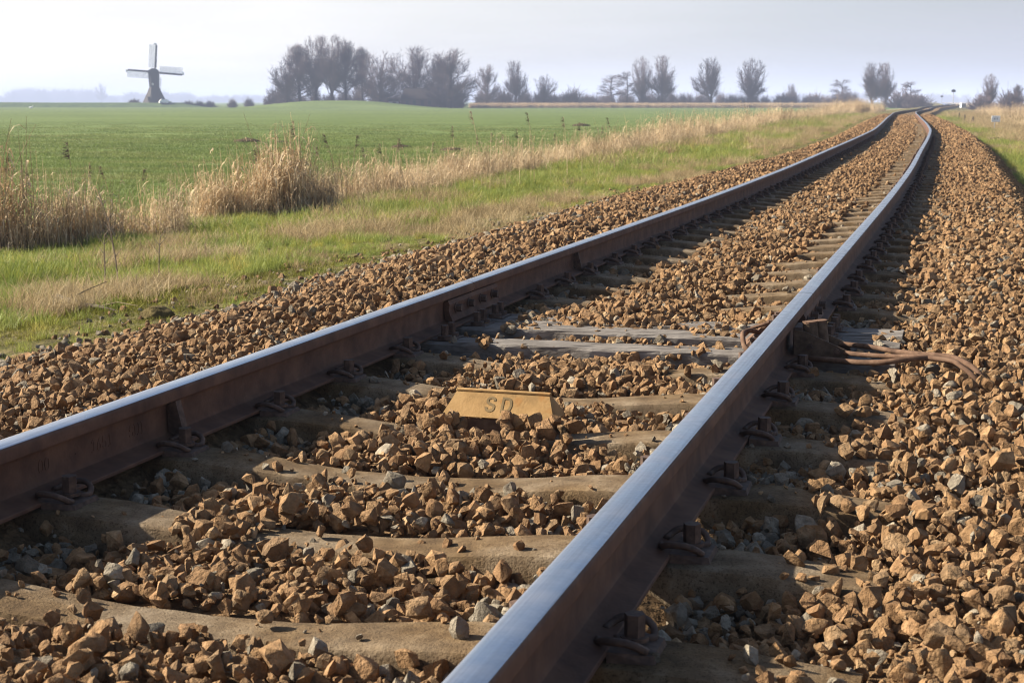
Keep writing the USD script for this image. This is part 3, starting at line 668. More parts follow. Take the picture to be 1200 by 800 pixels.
for (s0, s1, cell, r0, r1) in ((1.2, 9, 0.030, 0.0125, 0.031), (9, 18, 0.037, 0.016, 0.036), (18, 34, 0.050, 0.022, 0.040), (34, 62, 0.075, 0.033, 0.052), (62, 118, 0.125, 0.05, 0.078)):
    for layer in (0, 1):
        s, u = scatter(s0, s1, -4.6, 2.75, cell if layer == 0 else cell * 1.25, layer)
        n = len(s)
        r = (r0 + (r1 - r0) * rng.uniform(0, 1, n) ** 1.9) * (1.0 if layer == 0 else 1.08)
        b = ub(s) + 0.6 * noise2(s, u, 1.5, 31)
        keep = (u > b) & (np.abs(np.abs(u) - RAIL_U) > 0.085 + r * 0.5)
        thin = np.clip((u - b) / 0.5, 0, 1)
        keep &= rng.uniform(0, 1, n) < 0.35 + 0.65 * thin
        if layer == 1:
            keep &= noise2(s, u, 3.0, 41) + rng.uniform(-0.25, 0.25, n) > -0.02
        hz = ballast_z(s, u)
        over = over_sleeper(s, 0.088 + r * 0.72) & (np.abs(u) < 1.27 + r)
        cover_n = noise2(s, u, 1.7, 51)
        can = (np.abs(u) < 0.36) & (cover_n + np.interp(s, [2, 5, 12], [-0.13, -0.05, -0.01]) > 0)
        on_t = np.min(np.abs(s[:, None] - np.array(TIMBERS)[None]), 1) < 0.16
        can |= on_t & (np.abs(u) < 0.50) & (rng.uniform(0, 1, n) < np.where(s > 6.98, 0.97, 0.34))
        can |= (np.abs(u) > 1.05) & (rng.uniform(0, 1, n) < 0.22)
        keep &= ~over | can | (rng.uniform(0, 1, n) < 0.012)
        keep &= ~((np.abs(s - sc) < 0.10) & (np.abs(u - uc) < 0.20))
        z = np.where(over, np.maximum(hz, np.where(np.abs(u) < 1.27, sleeper_top(u), -1)) + r * 0.45, hz + (-0.008 if layer == 0 else 0.020) + rng.uniform(-0.014, 0.014, n))
        pos.append(np.stack([s, u, z], 1)[keep]); rad.append(r[keep]); lay.append(np.full(keep.sum(), layer))
# small chips between the stones and on the sleepers, and stragglers beyond the edge
s, u = scatter(1.2, 11, -2.7, 2.3, 0.046, 2)
n = len(s); r = rng.uniform(0.004, 0.0105, n)
over = over_sleeper(s, 0.085) & (np.abs(u) < 1.24)
keep = (np.abs(np.abs(u) - RAIL_U) > 0.08) & (u > ub(s)) & (~over | (rng.uniform(0, 1, n) < 0.22)) & ~((np.abs(s - sc) < 0.10) & (np.abs(u - uc) < 0.20))
z = np.where(over, sleeper_top(u) + r * 0.4, ballast_z(s, u) + rng.uniform(-0.004, 0.022, n))
pos.append(np.stack([s, u, z], 1)[keep]); rad.append(r[keep]); lay.append(np.zeros(keep.sum()))
n = 900
s = rng.uniform(5, 22, n); b = ub(s); u = b - 0.9 * rng.uniform(0, 1, n) ** 2 + 0.1; r = rng.uniform(0.008, 0.028, n)
pos.append(np.stack([s, u, ground_z(s, u) - zr(s) + r * 0.3], 1)); rad.append(r); lay.append(np.zeros(n))
# stones piled against the cover's foot
k = 26
ps = np.stack([sc - 0.10 + rng.uniform(-0.05, 0.010, k), uc + np.concatenate([rng.uniform(-0.22, -0.10, 11), rng.uniform(0.02, 0.25, 15)]), -0.168 + rng.uniform(0, 0.04, k)], 1)
pos.append(ps); rad.append(rng.uniform(0.018, 0.032, k)); lay.append(np.ones(k))
pos, rad, lay = np.vstack(pos), np.concatenate(rad), np.concatenate(lay)
P = at(pos[:, 0], pos[:, 1], pos[:, 2])
px, py, dep = project(P)
seen = (dep > 0.6) & (px > -500) & (px < 1700) & (py < 1250)
pos, rad, lay, P, px, py, dep = (a[seen] for a in (pos, rad, lay, P, px, py, dep))
N = len(P)
quat = rand_quat(N, rng)
shape = rng.integers(0, NV, N)
near_rail = np.minimum(np.abs(np.abs(pos[:, 1]) - RAIL_U), 0.6)
grey = rng.uniform(0, 1, N) < np.where(near_rail < 0.26, 0.48, 0.065) * np.where(lay == 0, 1.3, 0.8)
grey |= (pos[:, 1] < ub(pos[:, 0]) + 0.45) & (rng.uniform(0, 1, N) < 0.35)
size = rad / dep
hid = np.zeros(N, bool)                                             # behind a rail as seen from the camera
s_c, u_c = su_of(np.array([0.0]), np.array([0.0]))
for ur in (-RAIL_U, RAIL_U):
    den = pos[:, 1] - u_c[0]
    tt = (ur - u_c[0]) / np.where(np.abs(den) < 1e-6, 1e-6, den)
    zz = CAM_Z + (P[:, 2] - CAM_Z) * tt
    hid |= (tt > 0) & (tt < 1) & (zz < 0.0)
whole = (px > 5) & (px < 1195) & (py > 0) & (py < 795) & ~hid & (lay == 1)
big = np.zeros(N, bool)
big[np.argsort(-np.where(whole, size, 0))[:300]] = True
for i in np.nonzero(big)[0]:
    v, f = STONES[shape[i]]
    obj('stone', (v * rad[i] @ quat_mat(quat[i]).T + P[i], f), M['grey_stone' if grey[i] else 'ballast_stone'], ballast, smooth=32)
close = pos[:, 0] < 18
for nm, sel, shp, mt in (('brown_stones', ~big & ~grey & close, STONES, 'ballast_stone'), ('grey_stones', ~big & grey & close, STONES, 'grey_stone'),
                         ('distant_stones', ~big & ~close, STONES_FAR, 'ballast_stone')):
    pi = instancer(f'/World/ballast_bed/{nm}', [(m, M[mt], 24) for m in shp], P[sel], quat[sel], rad[sel], shape[sel] % len(shp))
    tag(pi, kind='stuff')
print('stones', N, int(big.sum()))
#PART3
# ------------------------------------------------------------------ grass and reeds
def blade_cluster(rng, n, spread, h0, h1, w, lean, segs_=3, cols=None):
    """Bent ribbons rising from a small patch."""
    a = rng.uniform(0, 2 * PI, n); rr = spread * np.sqrt(rng.uniform(0, 1, n))
    base = np.stack([rr * np.cos(a), rr * np.sin(a), np.full(n, -0.015)], 1)
    d = rng.uniform(0, 2 * PI, n); L = rng.uniform(h0, h1, n); ln = rng.uniform(0.15, 1.0, n) * lean
    t = np.linspace(0, 1, segs_ + 1)
    dx = np.cos(d)[:, None] * ln[:, None] * L[:, None] * t[None] ** 1.8
    dy = np.sin(d)[:, None] * ln[:, None] * L[:, None] * t[None] ** 1.8
    dz = L[:, None] * (t[None] - 0.35 * np.minimum(ln, 1.2)[:, None] * t[None] ** 2.4)
    c = base[:, None] + np.stack([dx, dy, dz], -1)
    wd = rng.uniform(0, 2 * PI, n); wv = np.stack([np.cos(wd), np.sin(wd), 0 * wd], 1)[:, None] * (w * rng.uniform(0.6, 1.3, n)[:, None, None] * (1 - 0.85 * t[None, :, None] ** 1.5))
    v = np.stack([c - wv / 2, c + wv / 2], 2).reshape(-1, 3)
    m = (segs_ + 1) * 2
    f = []
    for k in range(segs_):
        q = np.array([2 * k, 2 * k + 1, 2 * k + 3, 2 * k + 2])
        f.append((np.arange(n) * m)[:, None] + q[None])
    f = np.vstack(f)
    return v, np.vstack([f[:, [0, 1, 2]], f[:, [0, 2, 3]]])
rng = np.random.default_rng(77)
TUFT_G = [blade_cluster(rng, 70, 0.10, 0.05, 0.17, 0.0055, 0.75) for _ in range(5)]
TUFT_D = [blade_cluster(rng, 60, 0.11, 0.05, 0.20, 0.0045, 1.25) for _ in range(4)]
TUFT_M = [blade_cluster(rng, 80, 0.12, 0.015, 0.05, 0.006, 0.9, 2) for _ in range(4)]
TUFT_F = [blade_cluster(rng, 90, 0.26, 0.03, 0.085, 0.009, 0.6, 2) for _ in range(4)]

def in_view(P, pad=320, low=1000):
    px, py, d = project(P)
    return (d > 1) & (px > -pad) & (px < 1200 + pad) & (py < low)
def verge(s0, s1, dens, su_range, rng):
    n = int((s1 - s0) * (su_range[1] - su_range[0]) * dens)
    s = rng.uniform(s0, s1, n); u = rng.uniform(*su_range, n)
    P = at(s, u); P[:, 2] = ground_z(s, u)
    k = in_view(P)
    return s[k], u[k], P[k]
acc = {'grass_green': [], 'grass_dry': [], 'moss': []}
for s0, s1, dens, big_ in ((3, 14, 85, 1.0), (14, 30, 42, 1.25), (30, 70, 15, 1.9), (70, 150, 5, 2.8)):
    s, u, P = verge(s0, s1, dens, (-8.4, -2.5), rng)
    b = ub(s); w = (b - u)                                         # distance beyond the ballast's edge
    n1 = noise2(s, u, 0.55, 61); n2 = noise2(s, u, 1.6, 62)
    dry = (np.interp(w, [0, 0.5, 1.4, 3.0, 4.2, 5.5], [0.45, 0.58, 0.42, 0.30, 0.30, 0.70]) + np.interp(s, [10, 20, 40], [0, 0.10, 0.22]) * np.clip(1.6 - w, 0, 1) + np.interp(s, [8, 10.5, 12.5], [-0.22, -0.12, 0]) + 2.2 * n1 + 1.7 * n2) > 0.57
    mossy = (s < 13) & (w < np.interp(s, [5, 9, 13], [1.5, 1.0, 0.3])) & (rng.uniform(0, 1, len(s)) < 0.80)
    keep = (w > -0.05 + 0.3 * n2) & (rng.uniform(0, 1, len(s)) < np.clip(0.35 + w / 1.2, 0, 1))
    sc_ = big_ * rng.uniform(0.6, 1.35, len(s)) * np.interp(w, [0, 1, 3], [0.45, 0.62, 0.88]) * (1 + 1.9 * np.clip(n1 + 0.5 * n2, -0.3, 0.45))
    for nm, sel in (('moss', mossy & keep & (sc_ > 0)), ('grass_dry', dry & ~mossy & keep), ('grass_green', ~dry & ~mossy & keep)):
        acc[nm].append(np.column_stack([P[sel], sc_[sel] * (1.9 if nm == 'moss' else 1.0)]))
# right verge and rough grass
for s0, s1, dens, big_ in ((12, 40, 22, 1.4), (40, 110, 10, 2.2), (110, 220, 2.5, 3.5)):
    s, u, P = verge(s0, s1, dens, (2.35, 12), rng)
    n1 = noise2(s, u, 0.35, 71); n2 = noise2(s, u, 1.2, 72)
    dry = (np.interp(u, [2.3, 3.5, 5, 7], [0.45, 0.60, 0.85, 1.2]) + 1.5 * n1 + 0.8 * n2) > 0.55
    sc_ = big_ * rng.uniform(0.6, 1.3, len(s)) * np.interp(u, [2.3, 3, 6], [0.5, 0.9, 1.3])
    acc['grass_dry'].append(np.column_stack([P[dry], sc_[dry]])); acc['grass_green'].append(np.column_stack([P[~dry], sc_[~dry]]))
for nm, protos_, mt, lab in (('green_grass', TUFT_G, 'grass_green', 'bright green grass tufts along the verge between ballast and reeds'), ('dry_grass', TUFT_D, 'grass_dry', 'straw-coloured dead grass patches along both verges of the track'), ('low_moss', TUFT_M, 'grass_moss', 'short mossy yellow-green growth at the edge of the ballast')):
    a = np.vstack(acc[{'green_grass': 'grass_green', 'dry_grass': 'grass_dry', 'low_moss': 'moss'}[nm]])
    n = len(a)
    pi = instancer(f'/World/{nm}', [(m, M[mt], False) for m in protos_], a[:, :3], zquat(rng.uniform(0, 2 * PI, n)), a[:, 3], rng.integers(0, len(protos_), n))
    tag(pi, lab, 'grass', kind='stuff')
# the pasture: short grass as far as blades can be told apart
rows = []
for y0, y1, dens, sc_ in ((16, 30, 16, 1.0), (30, 50, 8, 1.4), (50, 85, 3.0, 2.2), (85, 150, 1.0, 3.4)):
    X0, X1 = -0.36 * y1 - 2, 0.30 * y1
    n = int((y1 - y0) * (X1 - X0) * dens)
    x, y = rng.uniform(X0, X1, n), rng.uniform(y0, y1, n)
    s, u = su_of(x, y)
    P = np.stack([x, y, ground_z(s, u)], 1)
    k = in_view(P, 250) & (u < -10.4) & (rng.uniform(0, 1, n) < np.clip((150 - y) / 105, 0, 1))
    rows.append(np.column_stack([P[k], sc_ * rng.uniform(0.75, 1.2, k.sum())]))
a = np.vstack(rows); n = len(a)
tag(instancer('/World/pasture_grass', [(m, M['field_grass'], False) for m in TUFT_F], a[:, :3], zquat(rng.uniform(0, 2 * PI, n)), np.column_stack([a[:, 3], a[:, 3], a[:, 3] ** 0.5 * np.clip((152 - a[:, 1]) / 90, 0.04, 1)]), rng.integers(0, 4, n)), 'short green pasture grass covering the flat field beyond the reeds', 'grass', kind='stuff')

def reed_clump(rng, n, spread, h0, h1, leaves=3, lean=0.16):
    parts = []
    a = rng.uniform(0, 2 * PI, n); rr = spread * np.sqrt(rng.uniform(0, 1, n))
    for k in range(n):
        L = rng.uniform(h0, h1); d = rng.uniform(0, 2 * PI); ln = abs(rng.normal(0, lean)) + 0.02
        b = np.array([rr[k] * math.cos(a[k]), rr[k] * math.sin(a[k]), -0.05]); dirv = np.array([math.cos(d), math.sin(d), 0])
        t = np.linspace(0, 1, 4)[:, None]
        p = b + dirv * ln * L * t ** 1.7 + np.array([0, 0, 1.0]) * L * (t - 0.3 * ln * t ** 2)
        if rng.uniform() < 0.15:                                       # broken over
            p[3] = p[2] + dirv * 0.22 * L + [0, 0, -0.10 * L]
        parts.append(segs(p[:-1], p[1:], [0.0042, 0.0036, 0.003], [0.0036, 0.003, 0.0012]))
        for _ in range(rng.integers(1, leaves + 1)):
            q = rng.uniform(0.25, 0.9); o = b + dirv * ln * L * q ** 1.7 + np.array([0, 0, L * q])
            e = rng.uniform(0, 2 * PI); ev = np.array([math.cos(e), math.sin(e), 0]); ll = rng.uniform(0.10, 0.30)
            tt = np.linspace(0, 1, 4); up = rng.uniform(0.1, 1.0); dr = rng.uniform(0.4, 1.5)
            c = o + ev * (ll * tt[:, None] * 0.7) + np.array([0, 0, 1.0]) * (ll * (up * tt - dr * tt ** 2))[:, None]
            wv = np.cross(ev, [0, 0, 1.0]) * 0.5
            wd = np.array([0.006, 0.014, 0.011, 0.001])[:, None] * rng.uniform(0.7, 1.3)
            v = np.stack([c - wv * wd, c + wv * wd], 1).reshape(-1, 3)
            parts.append((v, np.array([[0, 1, 3], [0, 3, 2], [2, 3, 5], [2, 5, 4], [4, 5, 7], [4, 7, 6]])))
    return cat_mesh(parts)
rng = np.random.default_rng(99)
REED_T = [reed_clump(rng, 24, 0.24, 0.30, 1.15, 3, 0.15) for _ in range(5)]
REED_S = [reed_clump(rng, 32, 0.22, 0.16, 0.70, 3, 0.30) for _ in range(5)]
R_pos, R_scl, R_idx = [], [], []
def reed_add(s, u, scl, short):
    P = at(s, u); P[:, 2] = ground_z(s, u)
    k = in_view(P, 320)
    R_pos.append(P[k]); R_scl.append(np.broadcast_to(scl, s.shape)[k]); R_idx.append((rng.integers(0, 5, len(s)) + np.where(short, 5, 0))[k])
def world_patch(n, x, y, rx, ry):
    a = rng.uniform(0, 2 * PI, n); r = np.sqrt(rng.uniform(0, 1, n))
    return su_of(x + rx * r * np.cos(a), y + ry * r * np.sin(a))
# the separate clumps at the left, then the large one, then the long belt
for (x, y, rx, ry, n, sc_, frac) in ((-5.12, 15.2, 0.24, 0.4, 11, 1.18, 0.0), (-4.9, 15.4, 0.25, 0.4, 6, 0.95, 0.1), (-5.0, 15.3, 0.45, 0.5, 24, 0.76, 0.4), (-4.35, 15.4, 0.35, 0.5, 34, 0.74, 0.4), (-4.75, 15.5, 0.8, 0.6, 44, 0.62, 0.8), (-3.95, 15.9, 0.2, 0.3, 9, 0.62, 0.6), (-3.55, 16.2, 0.16, 0.3, 10, 0.72, 0.4),
                                   (-3.75, 16.4, 0.9, 0.4, 26, 0.42, 1.0), (-3.25, 19.2, 0.60, 0.6, 38, 0.82, 0.40), (-2.98, 19.3, 0.30, 0.5, 24, 1.04, 0.12), (-2.80, 19.3, 0.16, 0.3, 12, 1.16, 0.0), (-3.55, 19.0, 0.25, 0.4, 20, 0.62, 0.5), (-2.5, 19.4, 0.3, 0.5, 24, 0.72, 0.4)):
    s, u = world_patch(n, x, y, rx, ry)
    reed_add(s, u, sc_ * rng.uniform(0.62, 1.15, n), rng.uniform(0, 1, n) < frac)
for s0, s1, dens, sc_ in ((17.8, 24, 15, 0.80), (24, 30, 17, 0.82), (30, 60, 9, 0.88), (60, 130, 4.0, 1.1), (130, 260, 1.2, 1.6)):
    n = int((s1 - s0) * 2.6 * dens)
    s = rng.uniform(s0, s1, n); u = rng.uniform(-9.1, -6.5, n) + 0.5 * noise2(s, 0 * s, 0.3, 81)
    k = (noise2(s, u, 0.45, 82) + rng.uniform(-0.3, 0.3, n)) > -0.28
    s, u = s[k], u[k]
    hh = sc_ * rng.uniform(0.6, 1.15, len(s)) * (1 + 1.7 * np.clip(noise2(s, 0 * s, 0.35, 83), -0.25, 0.4))
    reed_add(s, u, hh, rng.uniform(0, 1, len(s)) < 0.45)
# right of the track, farther off
for s0, s1, dens, sc_ in ((45, 110, 1.5, 1.1), (110, 240, 0.55, 1.7)):
    n = int((s1 - s0) * 22 * dens)
    s = rng.uniform(s0, s1, n); u = rng.uniform(6.2, 28, n)
    k = noise2(s, u, 0.12, 84) + rng.uniform(-0.2, 0.2, n) > -0.08
    reed_add(s[k], u[k], sc_ * rng.uniform(0.6, 1.1, k.sum()), rng.uniform(0, 1, k.sum()) < 0.6)
R_pos, R_scl, R_idx = np.vstack(R_pos), np.concatenate(R_scl), np.concatenate(R_idx)
tag(instancer('/World/reed_bed', [(m, M['reed_straw'], False) for m in REED_T + REED_S], R_pos, zquat(rng.uniform(0, 2 * PI, len(R_pos))), R_scl, R_idx), 'dead straw-coloured reeds along the ditch between the verge and the green field', 'reeds', kind='stuff')
# the dense clump of reeds near the bend, and the pale strip along the field's far end
def hump(name, x, y, rx, n, h, label):
    s, u = world_patch(n, x, y, rx, rx * 1.6)
    P = at(s, u); P[:, 2] = ground_z(s, u)
    tag(instancer(f'/World/{name}', [(m, M['reed_straw'], False) for m in REED_T[:3]], P, zquat(rng.uniform(0, 2 * PI, n)), h * rng.uniform(0.75, 1.1, n), rng.integers(0, 3, n)), label, 'reeds', kind='stuff')
hump('reed_hump', 38.3, 180, 2.1, 150, 1.9, 'rounded hump of dead reeds beside the track where it bends')
n = 5200
x = rng.uniform(-12, 98, n); y = 452 + rng.uniform(-5, 5, n) + 4 * noise2(x, x, 0.03, 85)
tag(instancer('/World/far_reed_strip', [(m, M['reed_straw'], False) for m in REED_T], np.stack([x, y, np.full(n, -1.1)], 1), zquat(rng.uniform(0, 2 * PI, n)), np.column_stack([np.full(n, 2.6), np.full(n, 2.6), rng.uniform(1.25, 1.75, n)]), rng.integers(0, 5, n)), 'long pale strip of reeds along the far end of the green field', 'reeds', kind='stuff')

# tall reeds with plumes that stand out one by one against the field
def make_tall_reed(rng):
    t = thing('tall_reed', None, 'reed')
    L = rng.uniform(1.12, 1.3); d = rng.uniform(0, 2 * PI); dirv = np.array([math.cos(d), math.sin(d), 0]); ln = rng.uniform(0.05, 0.16)
    q = np.linspace(0, 1, 9)[:, None]
    p = dirv * ln * L * q ** 2 + np.array([0, 0, 1.0]) * L * q
    obj('stem', tube(p, np.linspace(0.0048, 0.0024, 9), 5), M['reed_straw'], t)
    P0, P1 = [], []
    for k in range(26):
        f = rng.uniform(0.84, 1.0); b = dirv * ln * L * f ** 2 + np.array([0, 0, L * f])
        e = d + rng.normal(0, 0.45); l = rng.uniform(0.04, 0.11) * (1.25 - (f - 0.84) * 3)
        P0.append(b); P1.append(b + np.array([math.cos(e), math.sin(e), 0]) * l * 0.75 + [0, 0, l * rng.uniform(-0.5, 0.55)])
    obj('plume', segs(P0, P1, np.full(26, 0.0042), np.full(26, 0.0014)), M['reed_plume'], t)
    for k in range(2):
        f = rng.uniform(0.3, 0.7); o = dirv * ln * L * f ** 2 + np.array([0, 0, L * f]); e = rng.uniform(0, 2 * PI); ev = np.array([math.cos(e), math.sin(e), 0])
        tt = np.linspace(0, 1, 5); c = o + ev * (0.22 * tt)[:, None] + np.array([0, 0, 1.0]) * (0.16 * tt - 0.26 * tt ** 2)[:, None]
        wv = np.cross(ev, [0, 0, 1.0]) * np.array([0.004, 0.008, 0.007, 0.004, 0.0006])[:, None]
        obj('leaf', (np.stack([c - wv, c + wv], 1).reshape(-1, 3), np.vstack([[[2 * i, 2 * i + 1, 2 * i + 3], [2 * i, 2 * i + 3, 2 * i + 2]] for i in range(4)])), M['reed_straw'], t)
    return t
TALL = [(-5.10, 15.0, 1.15), (-5.02, 15.25, 1.07), (-4.95, 15.1, 1.0), (-4.72, 15.4, 0.95), (-4.36, 15.6, 1.0), (-4.28, 15.7, 0.88), (-4.05, 15.9, 0.83), (-3.78, 15.8, 0.78), (-3.05, 19.0, 1.03), (-2.62, 19.3, 1.12), (-2.48, 19.6, 0.98), (-2.2, 19.8, 1.0), (-2.05, 20.0, 1.05),
        (-1.86, 20.2, 0.95), (-1.55, 20.6, 1.0), (-1.35, 20.9, 0.86), (-1.1, 21.2, 0.92), (-0.8, 22.0, 0.95), (-0.55, 22.4, 1.0), (-0.32, 22.8, 1.05), (-0.1, 23.2, 0.92), (0.12, 23.8, 0.9), (0.35, 24.4, 1.05), (0.62, 25.2, 1.0), (0.92, 26, 1.08), (1.2, 26.8, 0.95),
        (-1.7, 20.8, 0.8), (-0.9, 21.7, 0.82), (-0.45, 23.3, 1.12), (0.3, 25.0, 0.9), (1.55, 28.0, 1.0), (1.9, 29, 0.9)]
tall_src = []
TALL = sorted(TALL[:8], key=lambda a: a[0] / a[1]) + sorted(TALL[8:], key=lambda a: a[0] / a[1])
for i, (x, y, k) in enumerate(TALL):
    k *= 0.80 + 0.10 * math.sin(3.7 * i)
    s, u = su_of(np.array([x]), np.array([y]))
    z = float(ground_z(s, u)[0]) - 0.03
    lab, grp = (f'{ORD[i]} from the left of the tall plumed reeds in the separate clumps at left', 'tall reeds at the left edge') if i < 8 else (f'{ORD[i - 8]} from the left of the tall plumed reeds in the straw belt', 'tall reeds in the belt')
    if i < 5:
        t = make_tall_reed(rng); t.GetAttribute('xformOp:translate').Set(Gf.Vec3d(x, y, z)); UsdGeom.Xformable(t).AddScaleOp().Set(Gf.Vec3f(k, k, k)); tag(t, lab, None, grp); tall_src.append(t)
    else:
        copy_of(tall_src[i % 5], lab, (x, y, z), rng.uniform(-0.9, 0.9), k, grp)

# small things lying or standing on the verge
def stalk(x, y, h, lab, lean):
    s, u = su_of(np.array([x]), np.array([y])); z = float(ground_z(s, u)[0])
    t = thing('dry_stalk', lab, 'stalk', (x, y, z - 0.02))
    p = np.array([[lean * q * q, 0.02 * math.sin(5 * q), h * q] for q in np.linspace(0, 1, 7)])
    obj('stem', tube(p, np.linspace(0.006, 0.003, 7), 6), M['stalk_grey'], t)
    P0 = [p[k] for k in (3, 4, 5, 5, 6)]; P1 = [q + [0.05 * (-1) ** i, 0.02, 0.06] for i, q in enumerate(P0)]
    for a_, b_ in zip(P0, P1):
        obj('side_shoot', prism(a_, b_, 0.003, 0.001, 4), M['stalk_grey'], t)
stalk(-2.84, 10.79, 0.40, 'thin grey dead stalk, leftmost of the pair on the verge', 0.02)
stalk(-2.65, 10.40, 0.52, 'taller thin dead stalk with side shoots, right of the pair on the verge', -0.04)
stalk(-2.50, 10.95, 0.36, 'short thin dead stalk on the verge right of the pair', 0.03)
stalk(-3.36, 13.10, 0.62, 'bent dark dead stalk before the reeds at the upper verge', -0.10)
def on_ground(x, y):
    s, u = su_of(np.array([x]), np.array([y])); return float(ground_z(s, u)[0])
p = np.array([[-2.86, 9.72], [-2.74, 9.52], [-2.58, 9.34], [-2.45, 9.16], [-2.30, 9.05]])
t = thing('fallen_branch', 'dark fallen branch lying across the mossy edge of the verge', 'branch', (p[2, 0], p[2, 1], on_ground(*p[2])))
q = np.array([[a - p[2, 0], b - p[2, 1], 0.025 + 0.02 * math.sin(3 * i)] for i, (a, b) in enumerate(p)])
obj('limb', tube(smooth_path(q, 14), np.linspace(0.020, 0.008, 14), 7), M['post_wood'], t, smooth=True)
obj('twig', tube(np.array([q[1], q[1] + [0.10, 0.10, 0.05], q[1] + [0.22, 0.12, 0.10]]), [0.006, 0.004, 0.002], 5), M['post_wood'], t)
obj('twig', tube(np.array([q[3], q[3] + [0.12, -0.03, 0.03], q[3] + [0.26, -0.12, 0.02]]), [0.006, 0.004, 0.002], 5), M['grass_dry'], t)
def lump(name, lab, cat, x, y, r, m, h=0.5, seed=0, sub='mound', cut=0.0):
    ico = trimesh.creation.icosphere(3, 1.0); v = np.array(ico.vertices)
    v = v * (1 + 0.55 * (meshkit.fbm(v * 2.2 + seed, 4, seed)[:, None] - 0.5)) * [r, r * 0.8, r * h]
    tag(obj(name, (v + [x, y, on_ground(x, y) - cut], np.array(ico.faces)), m, smooth=45), lab, cat)
lump('turf_clod', 'brown mossy clod of turf sitting at the edge of the ballast', 'clod', -1.99, 8.66, 0.10, M['moss_clod'], 0.62, 3)
lump('turf_clod', 'small pale clod of turf beside the dead stalks', 'clod', -2.55, 10.3, 0.10, M['moss_clod'], 0.7, 5)
lump('dark_clod', 'dark clod lying in the grass right of the ballast slope', 'clod', 16.94, 55.15, 0.30, M['clod'], 0.6, 8)
for i, (x, y, w, lab) in enumerate(((-11.95, 70.9, 0.62, 'leftmost wide dark molehill on the green field'), (-10.4, 70.9, 0.30, 'small dark molehill right of the wide one'), (-4.44, 62.8, 0.42, 'dark molehill above the reed belt, left of two'), (-2.23, 58.5, 0.46, 'dark molehill above the reed belt, right of two'),
                                  (5.2, 118, 0.7, 'distant dark molehill near the middle of the green field'), (30, 190, 1.0, 'far dark molehill near the pale reed strip'))):
    lump('molehill', lab, 'molehill', x, y, w, M['clod'], 0.32, 20 + i, cut=0.02)

# a swan-like white bird far out on the field
t = thing('white_bird', 'white long-necked bird sitting on the far left of the field', 'bird', (-128.5, 421, -1.05))
ico = trimesh.creation.icosphere(3, 1.0); v = np.array(ico.vertices)
v = v * np.where(v[:, :1] > 0, [[0.46, 0.26, 0.22]], [[0.62, 0.24, 0.20]]); v[:, 2] += 0.22 + 0.12 * np.clip(-v[:, 0] - 0.3, 0, 1)
nk = [(0.36, 0, 0.28), (0.50, 0, 0.42), (0.50, 0, 0.60), (0.46, 0, 0.76), (0.52, 0, 0.86), (0.60, 0, 0.84)]
obj('body', cat_mesh([(v, np.array(ico.faces)), tube(smooth_path(nk, 16), np.concatenate([np.linspace(0.09, 0.045, 12), [0.055, 0.06, 0.055, 0.03]]), 10)]), M['feather'], t, smooth=True)
obj('beak', prism((0.60, 0, 0.84), (0.72, 0, 0.80), 0.026, 0.008), M['beak'], t)

